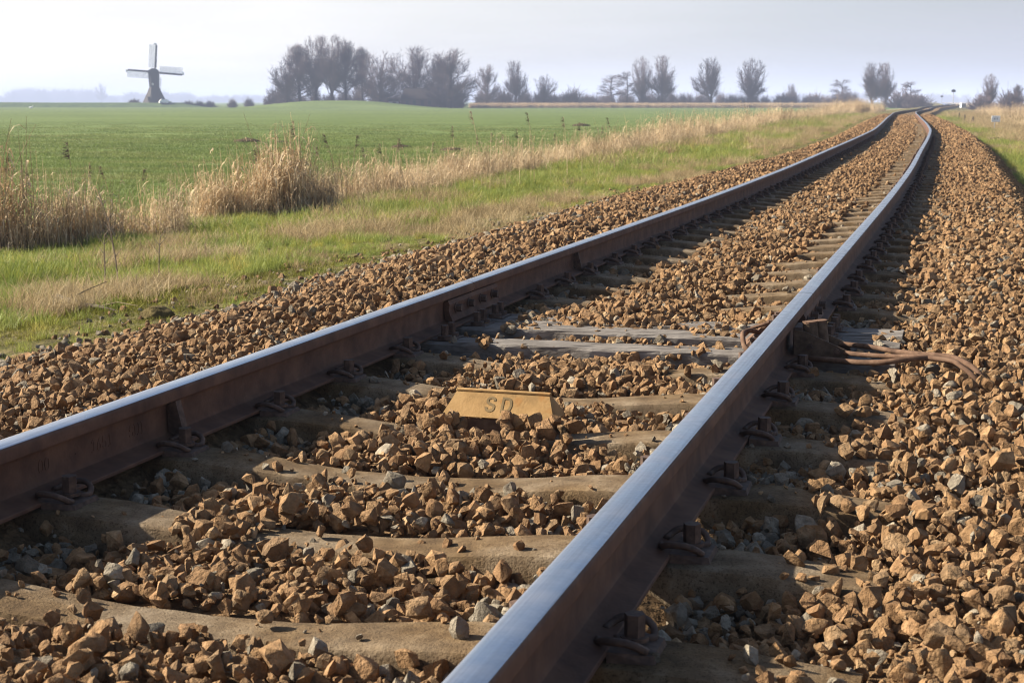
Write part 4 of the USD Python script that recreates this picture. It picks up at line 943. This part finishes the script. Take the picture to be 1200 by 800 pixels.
# ------------------------------------------------------------------ trees
def perp(d, rng):
    a = np.cross(d, rng.normal(size=3)); return a / (np.linalg.norm(a) + 1e-9)
def bare_tree(seed, H, kind):
    """Trunk and twiggy crown of a leafless tree, as two meshes of sticks; the crown fills an outline of its kind."""
    rng = np.random.default_rng(seed)
    prof = {'fan': ([0.07, 0.18, 0.34, 0.54, 0.74, 0.90, 1.0], [0.05, 0.19, 0.30, 0.35, 0.33, 0.22, 0.04]), 'oval': ([0.06, 0.2, 0.4, 0.6, 0.8, 0.93, 1.0], [0.10, 0.30, 0.37, 0.33, 0.23, 0.12, 0.02]),
            'round': ([0.10, 0.22, 0.40, 0.6, 0.8, 0.93, 1.0], [0.08, 0.32, 0.46, 0.48, 0.38, 0.22, 0.04]), 'flat': ([0.22, 0.34, 0.5, 0.66, 0.82, 0.94, 1.0], [0.10, 0.30, 0.42, 0.40, 0.34, 0.26, 0.08])}[kind]
    nl, nb, nt = {'fan': (40, 26, 5), 'oval': (42, 25, 5), 'round': (44, 26, 5), 'flat': (26, 16, 7)}[kind]
    lobes = rng.uniform(0, 2 * PI, 3), rng.uniform(0.03, 0.11, 3)
    def env(z, a):
        r = np.interp(z / H, *prof)
        for k in range(3):
            r = r * (1 + lobes[1][k] * math.cos((k + 2) * a + lobes[0][k] + 4 * z / H))
        return r * H * (0.9 if z < H else 0)
    P0, P1, A, B, T0, T1, Ta, Tb = ([] for _ in range(8))
    def run(pts, ra, rb, P0=P0, P1=P1, A=A, B=B):
        rr = np.linspace(ra, rb, len(pts))
        for k in range(len(pts) - 1):
            P0.append(pts[k]); P1.append(pts[k + 1]); A.append(rr[k]); B.append(rr[k + 1])
    top = {'fan': 0.62, 'oval': 0.92, 'round': 0.72, 'flat': 0.95}[kind] * H
    bend = rng.normal(0, 0.012 * H, (6, 2)); bend[0] = 0
    tz = np.linspace(-0.02 * H, top, 6); tp = np.column_stack([np.cumsum(bend, 0), tz])
    run(tp, 0.026 * H, 0.007 * H, T0, T1, Ta, Tb)
    for i in range(nl):
        a = i * 2.39996 + rng.uniform(-0.5, 0.5)
        ze = H * rng.uniform(*{'fan': (0.28, 0.98), 'oval': (0.14, 0.98), 'round': (0.16, 0.97), 'flat': (0.34, 0.98)}[kind])
        re = env(ze, a) * math.sqrt(rng.uniform(0.04, 1.0))
        f0 = {'fan': min(rng.uniform(0.06, 0.30), 0.6 * ze / H), 'oval': 0.10 + 0.70 * max(0, ze / H - 0.22), 'round': min(rng.uniform(0.10, 0.40), 0.7 * ze / H), 'flat': max(0.2, ze / H - rng.uniform(0.02, 0.10))}[kind]
        z0 = min(f0 * H, ze * 0.9, top * 0.98)
        p0 = np.array([np.interp(z0, tz, tp[:, 0]), np.interp(z0, tz, tp[:, 1]), z0])
        e = np.array([re * math.cos(a), re * math.sin(a), ze])
        lift = {'fan': 0.42, 'oval': 0.35, 'round': 0.40, 'flat': 0.55}[kind]; out = {'fan': 0.55, 'oval': 0.55, 'round': 0.60, 'flat': 0.5}[kind]
        c = np.array([p0[0] + (e[0] - p0[0]) * out, p0[1] + (e[1] - p0[1]) * out, z0 + (ze - z0) * lift])
        q = np.linspace(0, 1, 7)[:, None]
        limb = (1 - q) ** 2 * p0 + 2 * q * (1 - q) * c + q * q * e
        limb[1:] += rng.normal(0, 0.007 * H, (6, 3))
        run(limb, 0.0068 * H, 0.0020 * H)
        for j in range(nb):
            f = rng.uniform(0.22, 1.0); k = min(int(f * 6), 5); b = limb[k] + (limb[k + 1] - limb[k]) * (f * 6 - k)
            tan = limb[k + 1] - limb[k]; tan /= np.linalg.norm(tan) + 1e-9
            d = tan * 0.9 + rng.normal(0, 0.42, 3) + np.array([0, 0, 0.25 if kind != 'flat' else -0.05])
            if kind == 'flat': d[2] *= 0.6
            d /= np.linalg.norm(d)
            L = H * rng.uniform(0.08, 0.22) * (1.25 - 0.5 * f)
            m = b + d * L * 0.5 + rng.normal(0, 0.006 * H, 3); t = b + d * L + np.array([0, 0, (0.10 if kind != 'flat' else 0.0) * L])
            ra = math.hypot(t[0], t[1]); lim = env(max(t[2], 0.03 * H), math.atan2(t[1], t[0])) * 1.06
            if ra > lim > 0: t[:2] *= (0.5 + 0.5 * lim / ra)
            if t[2] > H: t[2] = H - rng.uniform(0, 0.05) * H
            run(np.array([b, m, t]), 0.0023 * H, 0.0011 * H)
            for n in range(nt):
                g = rng.uniform(0.1, 1.0); s0 = b + (m - b) * 2 * g if g < 0.5 else m + (t - m) * (2 * g - 1)
                dd = d + rng.normal(0, 0.42, 3) + np.array([0, 0, 0.22 if kind != 'flat' else 0.02])
                if kind == 'flat': dd[2] *= 0.8
                dd /= np.linalg.norm(dd)
                P0.append(s0); P1.append(s0 + dd * H * rng.uniform(0.03, 0.085)); A.append(0.0013 * H); B.append(0.0007 * H)
    return segs(T0, T1, Ta, Tb, 7), segs(P0, P1, A, B, 3)
TREE_SRC = {}
def tree(kind, var, label, px, d, top, base_z=-1.1, width=1.0, group=None, rot=None):
    """A leafless tree at distance d, centred on the photo's column px with its top at row top."""
    x = (px - 600) / F_PX * d * math.cos(PITCH)
    H = CAM_Z + (119 - top) / F_PX * d - base_z
    rz = rot if rot is not None else random.uniform(0, 6.28)
    key = (kind, var)
    if key not in TREE_SRC:
        t = thing('bare_tree', label, 'tree', (x, d, base_z), rz, group, scale=(H / 12 * width, H / 12 * width, H / 12))
        tr, cr = bare_tree(900 + 13 * var + len(kind), 12.0, kind)
        obj('trunk', tr, M['bark'], t); obj('crown', cr, M['twig'], t)
        TREE_SRC[key] = t
    else:
        copy_of(TREE_SRC[key], label, (x, d, base_z), rz, (H / 12 * width, H / 12 * width, H / 12), group)
G1 = 'leafless trees of the farm copse'
for kind, var, px, d, top, bz, w, lab in (
    ('round', 0, 337, 424, 74, 0.1, 1.35, 'low outermost leafless tree at the left end of the farm copse'),
    ('oval', 0, 352, 426, 57, 0.4, 1.3, 'leafless tree second from the left in the farm copse, sloping crown'),
    ('fan', 0, 371, 424, 46, 0.8, 1.1, 'tall leafless tree on the mound, left of the two tallest in the copse'),
    ('fan', 1, 391, 420, 45, 0.9, 1.1, 'tallest leafless tree on the mound, right of the two tallest in the copse'),
    ('oval', 1, 406, 424, 51, 0.8, 1.0, 'leaning leafless tree at the right brow of the mound'),
    ('oval', 0, 425, 438, 60, 0.4, 0.95, 'slender see-through leafless tree between mound and farmhouse'),
    ('round', 1, 446, 432, 63, -0.9, 1.35, 'broad dense leafless tree left of the farmhouse roof'),
    ('round', 0, 487, 446, 58, -0.9, 1.3, 'broad leafless tree rising behind the farmhouse roof'),
    ('oval', 2, 527, 436, 59, -0.9, 1.5, 'large dense leafless tree at the right end of the farm copse'),
    ('oval', 1, 515, 444, 70, -0.9, 1.3, 'lower leafless tree in front of the gap right of the farmhouse')):
    tree(kind, var, lab, px, d, top, bz, w, G1)
G2 = 'leafless trees along the far end of the field'
for kind, var, px, d, top, w, lab in (
    ('oval', 2, 571, 468, 77, 1.0, 'leafless tree with pointed crown just right of the farm copse'),
    ('fan', 0, 605, 472, 74, 0.95, 'slim upright leafless tree with clear trunk right of the farm copse'),
    ('round', 1, 638, 470, 89, 1.0, 'small round-crowned leafless tree behind the pale reed strip'),
    ('flat', 0, 717, 476, 89, 1.2, 'low flat-layered leafless tree, first of the middle group'),
    ('flat', 1, 734, 478, 86, 0.9, 'flat-layered leafless tree, second of the middle group'),
    ('fan', 1, 752, 474, 69, 0.75, 'narrow upright leafless tree left of the widest in the middle group'),
    ('fan', 0, 777, 472, 68, 1.0, 'widest upright leafless tree at the right of the middle group'),
    ('fan', 2, 831, 476, 70, 1.12, 'left of two matching fan-shaped leafless trees standing alone'),
    ('fan', 1, 880, 478, 71, 1.1, 'right of two matching fan-shaped leafless trees standing alone'),
    ('fan', 2, 927, 640, 99, 0.9, 'thin faint leafless tree behind the low scrub'),
    ('flat', 0, 985, 500, 94, 1.15, 'flat-layered leafless tree left of the rail bend'),
    ('fan', 2, 1023, 430, 75, 1.15, 'large fan-shaped leafless tree left of where the track vanishes'),
    ('fan', 0, 1037, 436, 76, 0.75, 'slim leafless tree crowding the large one before the vanishing track'),
    ('flat', 1, 1066, 450, 97, 1.3, 'low flat-topped leafless tree above the brown bushes by the track'),
    ('fan', 1, 1160, 340, 88, 0.8, 'upright leafless tree standing alone right of the track'),
    ('oval', 1, 1192, 380, 100, 1.0, 'faint low leafless tree at the right edge')):
    tree(kind, var, lab, px, d, top, -1.1, w, G2)

# low bushes and hedges
def bush_mesh(seed, n=260):
    rng = np.random.default_rng(seed); P0, P1, A, B = [], [], [], []
    for k in range(n):
        a = rng.uniform(0, 2 * PI); el = math.asin(rng.uniform(0.05, 1.0)); L = rng.uniform(0.6, 1.0)
        d = np.array([math.cos(a) * math.cos(el), math.sin(a) * math.cos(el), math.sin(el)])
        b = np.array([rng.normal(0, 0.18), rng.normal(0, 0.18), -0.05])
        m = b + d * L * 0.55 + rng.normal(0, 0.03, 3); e = b + d * L + np.array([0, 0, 0.10 * L])
        P0 += [b, m]; P1 += [m, e]; A += [0.020, 0.013]; B += [0.013, 0.007]
        for j in range(5):
            q = m + (e - m) * rng.uniform(0, 0.9); P0.append(q); P1.append(q + (d + rng.normal(0, 0.6, 3)) * rng.uniform(0.10, 0.24)); A.append(0.010); B.append(0.005)
    return segs(P0, P1, A, B, 3)
BUSH = {}
def bush(var, label, px, d, top, halfw, base_z=-1.1, group=None, name='bush'):
    x = (px - 600) / F_PX * d * math.cos(PITCH); H = CAM_Z + (119 - top) / F_PX * d - base_z; w = halfw / F_PX * d
    sc_ = (w, w, H / 1.08)
    if var not in BUSH:
        t = thing(name, label, 'bush', (x, d, base_z), random.uniform(0, 6), group, scale=sc_)
        tw = bush_mesh(300 + var); n = 6 * 7 * 12
        obj('twigs', tw, M['twig'], t)
        BUSH[var] = t
    else:
        copy_of(BUSH[var], label, (x, d, base_z), random.uniform(0, 6), sc_, group)
bush(0, 'dense rounded bush between the small round tree and the middle group', 672, 470, 102, 17, group='bushes')
bush(1, 'dark bush at the foot of the pointed tree right of the copse', 590, 474, 104, 14, group='bushes')
bush(2, 'rounded brown bush left of where the track vanishes, nearer', 1075, 400, 108, 18, group='bushes')
bush(0, 'brown bush left of where the track vanishes, behind', 1055, 440, 104, 22, group='bushes')
bush(1, 'grey bush under the lone tree right of the track', 1150, 330, 109, 17, group='bushes')
bush(2, 'large grey bush at the right edge of the view', 1184, 320, 103, 19, group='bushes')
bush(0, 'small bush on the horizon right of the windmill', 272, 470, 115, 6, group='bushes')
bush(1, 'small round bush on the horizon before the copse', 292, 470, 114, 7, group='bushes')
bush(2, 'green-grey shrub right of the windmill, nearest it', 221, 500, 117, 8, group='bushes')
bush(0, 'dark shrub second to the right of the windmill', 233, 498, 117.5, 7, group='bushes')
bush(1, 'dark shrub third to the right of the windmill', 246, 497, 117.5, 8, group='bushes')
bush(2, 'dark shrub left of the windmill on the dike', 157, 512, 115, 9, base_z=-0.6, group='bushes')
for i in range(40):
    px = 562 + i * 11.2 + random.uniform(-4, 4)
    bush(i % 3, 'low grey scrub bush in the hedge line behind the pale reed strip', px, 480 + random.uniform(-6, 6), random.uniform(104, 112), random.uniform(8, 13), group='scrub of the hedge line')
for i in range(14):
    bush(i % 3, 'grey undergrowth bush at the foot of the farm copse', 322 + i * 16.5 + random.uniform(-4, 4), 442 + random.uniform(-3, 6), random.uniform(98, 110), random.uniform(9, 14), -0.7, group='undergrowth of the copse')
# the faint woods on the horizon
rng = np.random.default_rng(5)
pos, scl = [], []
for x0, x1, lo, hi, n in ((-30, 420, 110, 114, 170), (14, 58, 103, 108, 22), (62, 112, 104, 109, 26), (150, 225, 107, 111, 26), (560, 1010, 108, 113, 90), (1085, 1210, 109, 113, 40)):
    for k in range(n):
        px = rng.uniform(x0, x1); d = rng.uniform(3000, 3600); top = rng.uniform(lo, hi)
        H = CAM_Z + (119 - top) / F_PX * d + 1.1
        pos.append(((px - 600) / F_PX * d * math.cos(PITCH), d, -1.1)); scl.append((H * 0.8, H * 0.8, H))
tag(instancer('/World/distant_wood', [(bush_mesh(600 + k, 200), M['twig'], False) for k in range(3)], pos, zquat(rng.uniform(0, 6.28, len(pos))), np.array(scl), rng.integers(0, 3, len(pos))), 'faint blue woods along the horizon behind the windmill and the trees', 'woods', kind='stuff')
tree('round', 1, 'faint blue tree standing above the distant woods left of the windmill', 119, 2600, 98, -1.1, 0.9)

# ------------------------------------------------------------------ windmill
d = 500.0; k_ = d / F_PX
t = thing('windmill', 'dark hollow-post windmill with four white-slatted sails standing on the dike', 'windmill', (-113.3, d, 0.15), 0.06)
def ngon(n, r, z, rot=PI / 8): return [(r * math.cos(rot + 2 * PI * i / n), r * math.sin(rot + 2 * PI * i / n), z) for i in range(n)]
def loft(rings):
    n = len(rings[0]); v = np.array([p for r in rings for p in r]); f = []
    for i in range(len(rings) - 1):
        for j in range(n):
            f.append([i * n + j, i * n + (j + 1) % n, (i + 1) * n + (j + 1) % n, (i + 1) * n + j])
    f = np.array(f); f = np.vstack([f[:, [0, 1, 2]], f[:, [0, 2, 3]]])
    c = len(v); v = np.vstack([v, np.mean(rings[-1], 0)]); e = (len(rings) - 1) * n
    return v, np.vstack([f, [[c, e + j, e + (j + 1) % n] for j in range(n)]])
obj('base', loft([ngon(4, 4.6, -0.5, PI / 4 + 0.5), ngon(4, 3.5, 1.5, PI / 4 + 0.5), ngon(4, 2.5, 3.4, PI / 4 + 0.5), ngon(4, 1.7, 5.2, PI / 4 + 0.5)]), M['mill_thatch'], t)
dr = obj('door', box(-1.1, -3.05, 1.0, 1.0, 0.3, 2.1), M['mill_board'], t)
obj('body', loft([ngon(4, 1.9, 5.15, PI / 4), ngon(4, 2.05, 7.5, PI / 4), ngon(4, 2.15, 9.6, PI / 4)]), M['mill_board'], t)
obj('roof', loft([[(-1.75, -1.7, 9.55), (1.75, -1.7, 9.55), (1.75, 1.7, 9.55), (-1.75, 1.7, 9.55)], [(-1.25, -1.65, 10.4), (1.25, -1.65, 10.4), (1.25, 1.65, 10.4), (-1.25, 1.65, 10.4)], [(-0.35, -1.6, 10.95), (0.35, -1.6, 10.95), (0.35, 1.6, 10.95), (-0.35, 1.6, 10.95)]]), M['mill_board'], t)
obj('window', box(-0.2, -1.42, 6.0, 0.5, 0.12, 0.6), M['white_wood'], t)
hub = np.array([0.0, 2.35, 9.75])
obj('windshaft', tube([hub + [0, -1.4, 0.05], hub + [0, 0.5, -0.05]], 0.28, 10), M['mill_spar'], t)
for q in range(4):
    th = math.radians(-4 + 90 * q)                                    # as seen from the track: tilted a little clockwise
    ca, sa = math.cos(th), math.sin(th)
    A = np.array([[ca, 0, -sa], [0, 1, 0], [sa, 0, ca]])             # sail plane: x across, z along
    sail = obj('sail', xf(tube([(0, 0, 0), (0, 0.05, 8.9)], [0.26, 0.14], 6), A, hub), M['mill_spar'], t)
    bars = [box(-1.0, 0.03, 1.6 + 0.36 * j, 2.0, 0.05, 0.16) for j in range(20)] + [box(-0.68, 0.03, 5.1, 0.06, 0.05, 7.2), box(-1.34, 0.03, 5.1, 0.06, 0.05, 7.2), box(-2.0, 0.03, 5.1, 0.08, 0.06, 7.2)]
    obj('lattice', xf(cat_mesh(bars), A, hub), M['white_wood'], sail)
    obj('leading_board', xf(box(0.26, 0.04, 5.0, 0.34, 0.04, 7.0), A, hub), M['mill_spar'], sail)
    obj('tip', xf(box(-0.2, 0.0, 8.85, 0.9, 0.08, 0.5), A, hub), M['white_wood'], sail)
for sx in (-1, 1):
    obj('tail_pole', tube([(sx * 0.9, -1.5, 8.6), (sx * 0.25, -4.6, 1.4)], 0.11, 6), M['mill_spar'], t)
# the white car by the mill
t = thing('white_car', 'small white car parked on the dike at the foot of the windmill', 'car', (-108.6, 494, 0.0), 0.35)
def car_prof(pts, w, inset=0.0):
    return cat_mesh([hull([(x, s * (w - (0.18 if z > 0.9 else 0)), z) for x, z in pts for s in (-1, 1)])])
obj('body', car_prof([(-1.9, 0.28), (1.9, 0.28), (1.95, 0.62), (1.75, 0.82), (0.9, 0.92), (-1.85, 0.95), (-1.95, 0.6)], 0.82), M['white_paint'], t)
obj('cabin', car_prof([(1.0, 0.88), (0.35, 1.48), (-1.35, 1.50), (-1.85, 0.90)], 0.80), M['white_paint'], t)
obj('side_window', box(-0.45, -0.66, 1.19, 1.5, 0.06, 0.36), M['dark_glass'], t)
obj('side_window', box(-0.45, 0.66, 1.19, 1.5, 0.06, 0.36), M['dark_glass'], t)
obj('windscreen', hull([(1.0, s * 0.52, 0.95) for s in (-1, 1)] + [(0.45, s * 0.5, 1.42) for s in (-1, 1)] + [(1.03, s * 0.52, 0.97) for s in (-1, 1)] + [(0.48, s * 0.5, 1.44) for s in (-1, 1)]), M['dark_glass'], t)
for wx in (-1.2, 1.25):
    for s in (-1, 1):
        w = obj('wheel', tube([(wx, s * 0.70, 0.31), (wx, s * 0.88, 0.31)], 0.31, 16), M['black_paint'], t)
        obj('rim', tube([(wx, s * 0.87, 0.31), (wx, s * 0.895, 0.31)], 0.18, 12), M['galvanised'], w)

# ------------------------------------------------------------------ farmhouse in the copse
t = thing('farmhouse', 'low brick farmhouse with a dark tiled roof half hidden among the copse trees', 'house', (-26.0, 440, -1.05), 0.05)
obj('wall', box(0, 0, 1.3, 10, 6, 2.6), M['brick_wall'], t)
rf = obj('roof', hull([(-5.3, -3.5, 2.5), (5.3, -3.5, 2.5), (5.3, 3.5, 2.5), (-5.3, 3.5, 2.5), (-3.9, 0, 5.4), (3.9, 0, 5.4)]), M['roof_tile'], t)
obj('chimney', box(2.2, 0.5, 5.4, 0.7, 0.7, 1.3), M['brick_wall'], rf)
for x in (-3.2, -1.2, 3.0):
    w = obj('window', box(x, -3.0, 1.5, 1.0, 0.14, 1.2), M['post_wood'], t)
    obj('pane', box(x, -3.06, 1.5, 0.84, 0.06, 1.04), M['dark_glass'], w)
obj('door', box(1.0, -3.0, 1.05, 1.0, 0.14, 2.1), M['mill_board'], t)
t = thing('shed', 'pale grey shed at the left end of the farmhouse', 'shed', (-32.6, 434, -1.0), 0.0)
obj('wall', box(0, 0, 0.9, 2.6, 2.2, 1.8), M['galvanised'], t)
obj('roof', hull([(-1.5, -1.3, 1.78), (1.5, -1.3, 1.78), (1.5, 1.3, 1.78), (-1.5, 1.3, 1.78), (-1.4, 0, 2.5), (1.4, 0, 2.5)]), M['roof_tile'], t)
obj('door', box(0.3, -1.1, 0.85, 0.9, 0.08, 1.6), M['mill_board'], t)

# ------------------------------------------------------------------ railway furniture and posts
def signal(px, d, top, label, k=1.0):
    x = (px - 600) / F_PX * d * math.cos(PITCH); H = CAM_Z + (119 - top) / F_PX * d + 1.0
    t = thing('railway_signal', label, 'signal', (x, d, -1.0), 0.2)
    obj('post', tube([(0, 0, 0), (0, 0, H - 0.5 * k)], 0.09 * k, 8), M['galvanised'], t)
    hd = obj('head', box(0, 0, H - 0.5 * k, 1.25 * k, 0.25, 0.62 * k, 0.12 * k), M['black_paint'], t)
    obj('hood', box(-0.3 * k, -0.22, H - 0.42 * k, 0.34 * k, 0.22, 0.10), M['black_paint'], hd)
    obj('hood', box(0.3 * k, -0.22, H - 0.42 * k, 0.34 * k, 0.22, 0.10), M['black_paint'], hd)
    obj('cap', hull([(-0.45 * k, -0.1, H - 0.2 * k), (0.45 * k, -0.1, H - 0.2 * k), (0.45 * k, 0.1, H - 0.2 * k), (-0.45 * k, 0.1, H - 0.2 * k), (0, 0, H)]), M['black_paint'], hd)
signal(1117, 420, 105, 'dark-headed railway signal on a tall post where the track vanishes')
signal(1103.5, 560, 112, 'smaller fainter railway signal left of the tall one', 0.8)
t = thing('relay_cabinet', 'small white trackside cabinet right of the vanishing rails', 'cabinet', ((1129 - 600) / F_PX * 326, 330, -0.55), 0.25)
obj('body', box(0, 0, 0.45, 1.1, 0.6, 0.9, 0.02), M['white_paint'], t)
obj('lid', box(0, 0, 0.94, 1.2, 0.7, 0.08, 0.02), M['white_paint'], t)
obj('door', box(0, -0.31, 0.45, 0.9, 0.03, 0.75), M['galvanised'], t)
# white plate on a stake
x0, y0 = 23.4, 76.3; z0 = on_ground(x0, y0)
t = thing('trackside_sign', 'small white sign plate on a thin stake in the rough grass right of the track', 'sign', (x0, y0, z0), 0.0)
obj('stake', tube([(0.02, 0, -0.1), (0.0, 0, 0.42), (0.03, 0, 0.60)], 0.014, 6), M['galvanised'], t)
pl = obj('plate', box(0.05, -0.02, 0.72, 0.42, 0.02, 0.30, 0.004), M['white_paint'], t)
for dx in (-0.05, 0.07):
    obj('mark', box(0.05 + dx, -0.032, 0.72, 0.05, 0.004, 0.10), M['galvanised'], pl)
def post(x, y, h, label, r=0.05):
    t = thing('wooden_post', label, 'post', (x, y, on_ground(x, y) - 0.05))
    obj('shaft', tube([(0, 0, 0), (0.03, 0, h)], [r, r * 0.85], 8), M['post_wood'], t)
    obj('top', tube([(0.03, 0, h), (0.032, 0, h + 0.03)], [r * 0.85, r * 0.4], 8), M['post_wood'], t)
post(51.2, 226, 1.15, 'left of two short posts on the left bank before the bend', 0.09)
post(49.6, 216, 1.0, 'right of two short posts on the left bank before the bend', 0.09)
for i, (x, y) in enumerate(((33.2, 117.0), (31.9, 111.0), (30.6, 104.5), (31.4, 107.4))):
    post(x, y, 0.75 - 0.07 * i, ('farthest', 'second farthest', 'nearest', 'third farthest')[i] + ' of four short weathered posts on the right verge', 0.05)

# ------------------------------------------------------------------ haze
zb, zt_, xr = -8.0, 40.0, 6500
hz_m = usdkit.material(stage, '/World/Looks/haze', {'v': ('principled_volume', {'color': (0.58, 0.68, 0.95), 'density': HAZE, 'anisotropy': 0.0})}, [], volume='v.volume')
tag(obj('haze', box(0, 2500, (zb + zt_) / 2, 2 * xr, 8000, zt_ - zb), hz_m), 'thin pale winter haze', 'haze', kind='stuff')
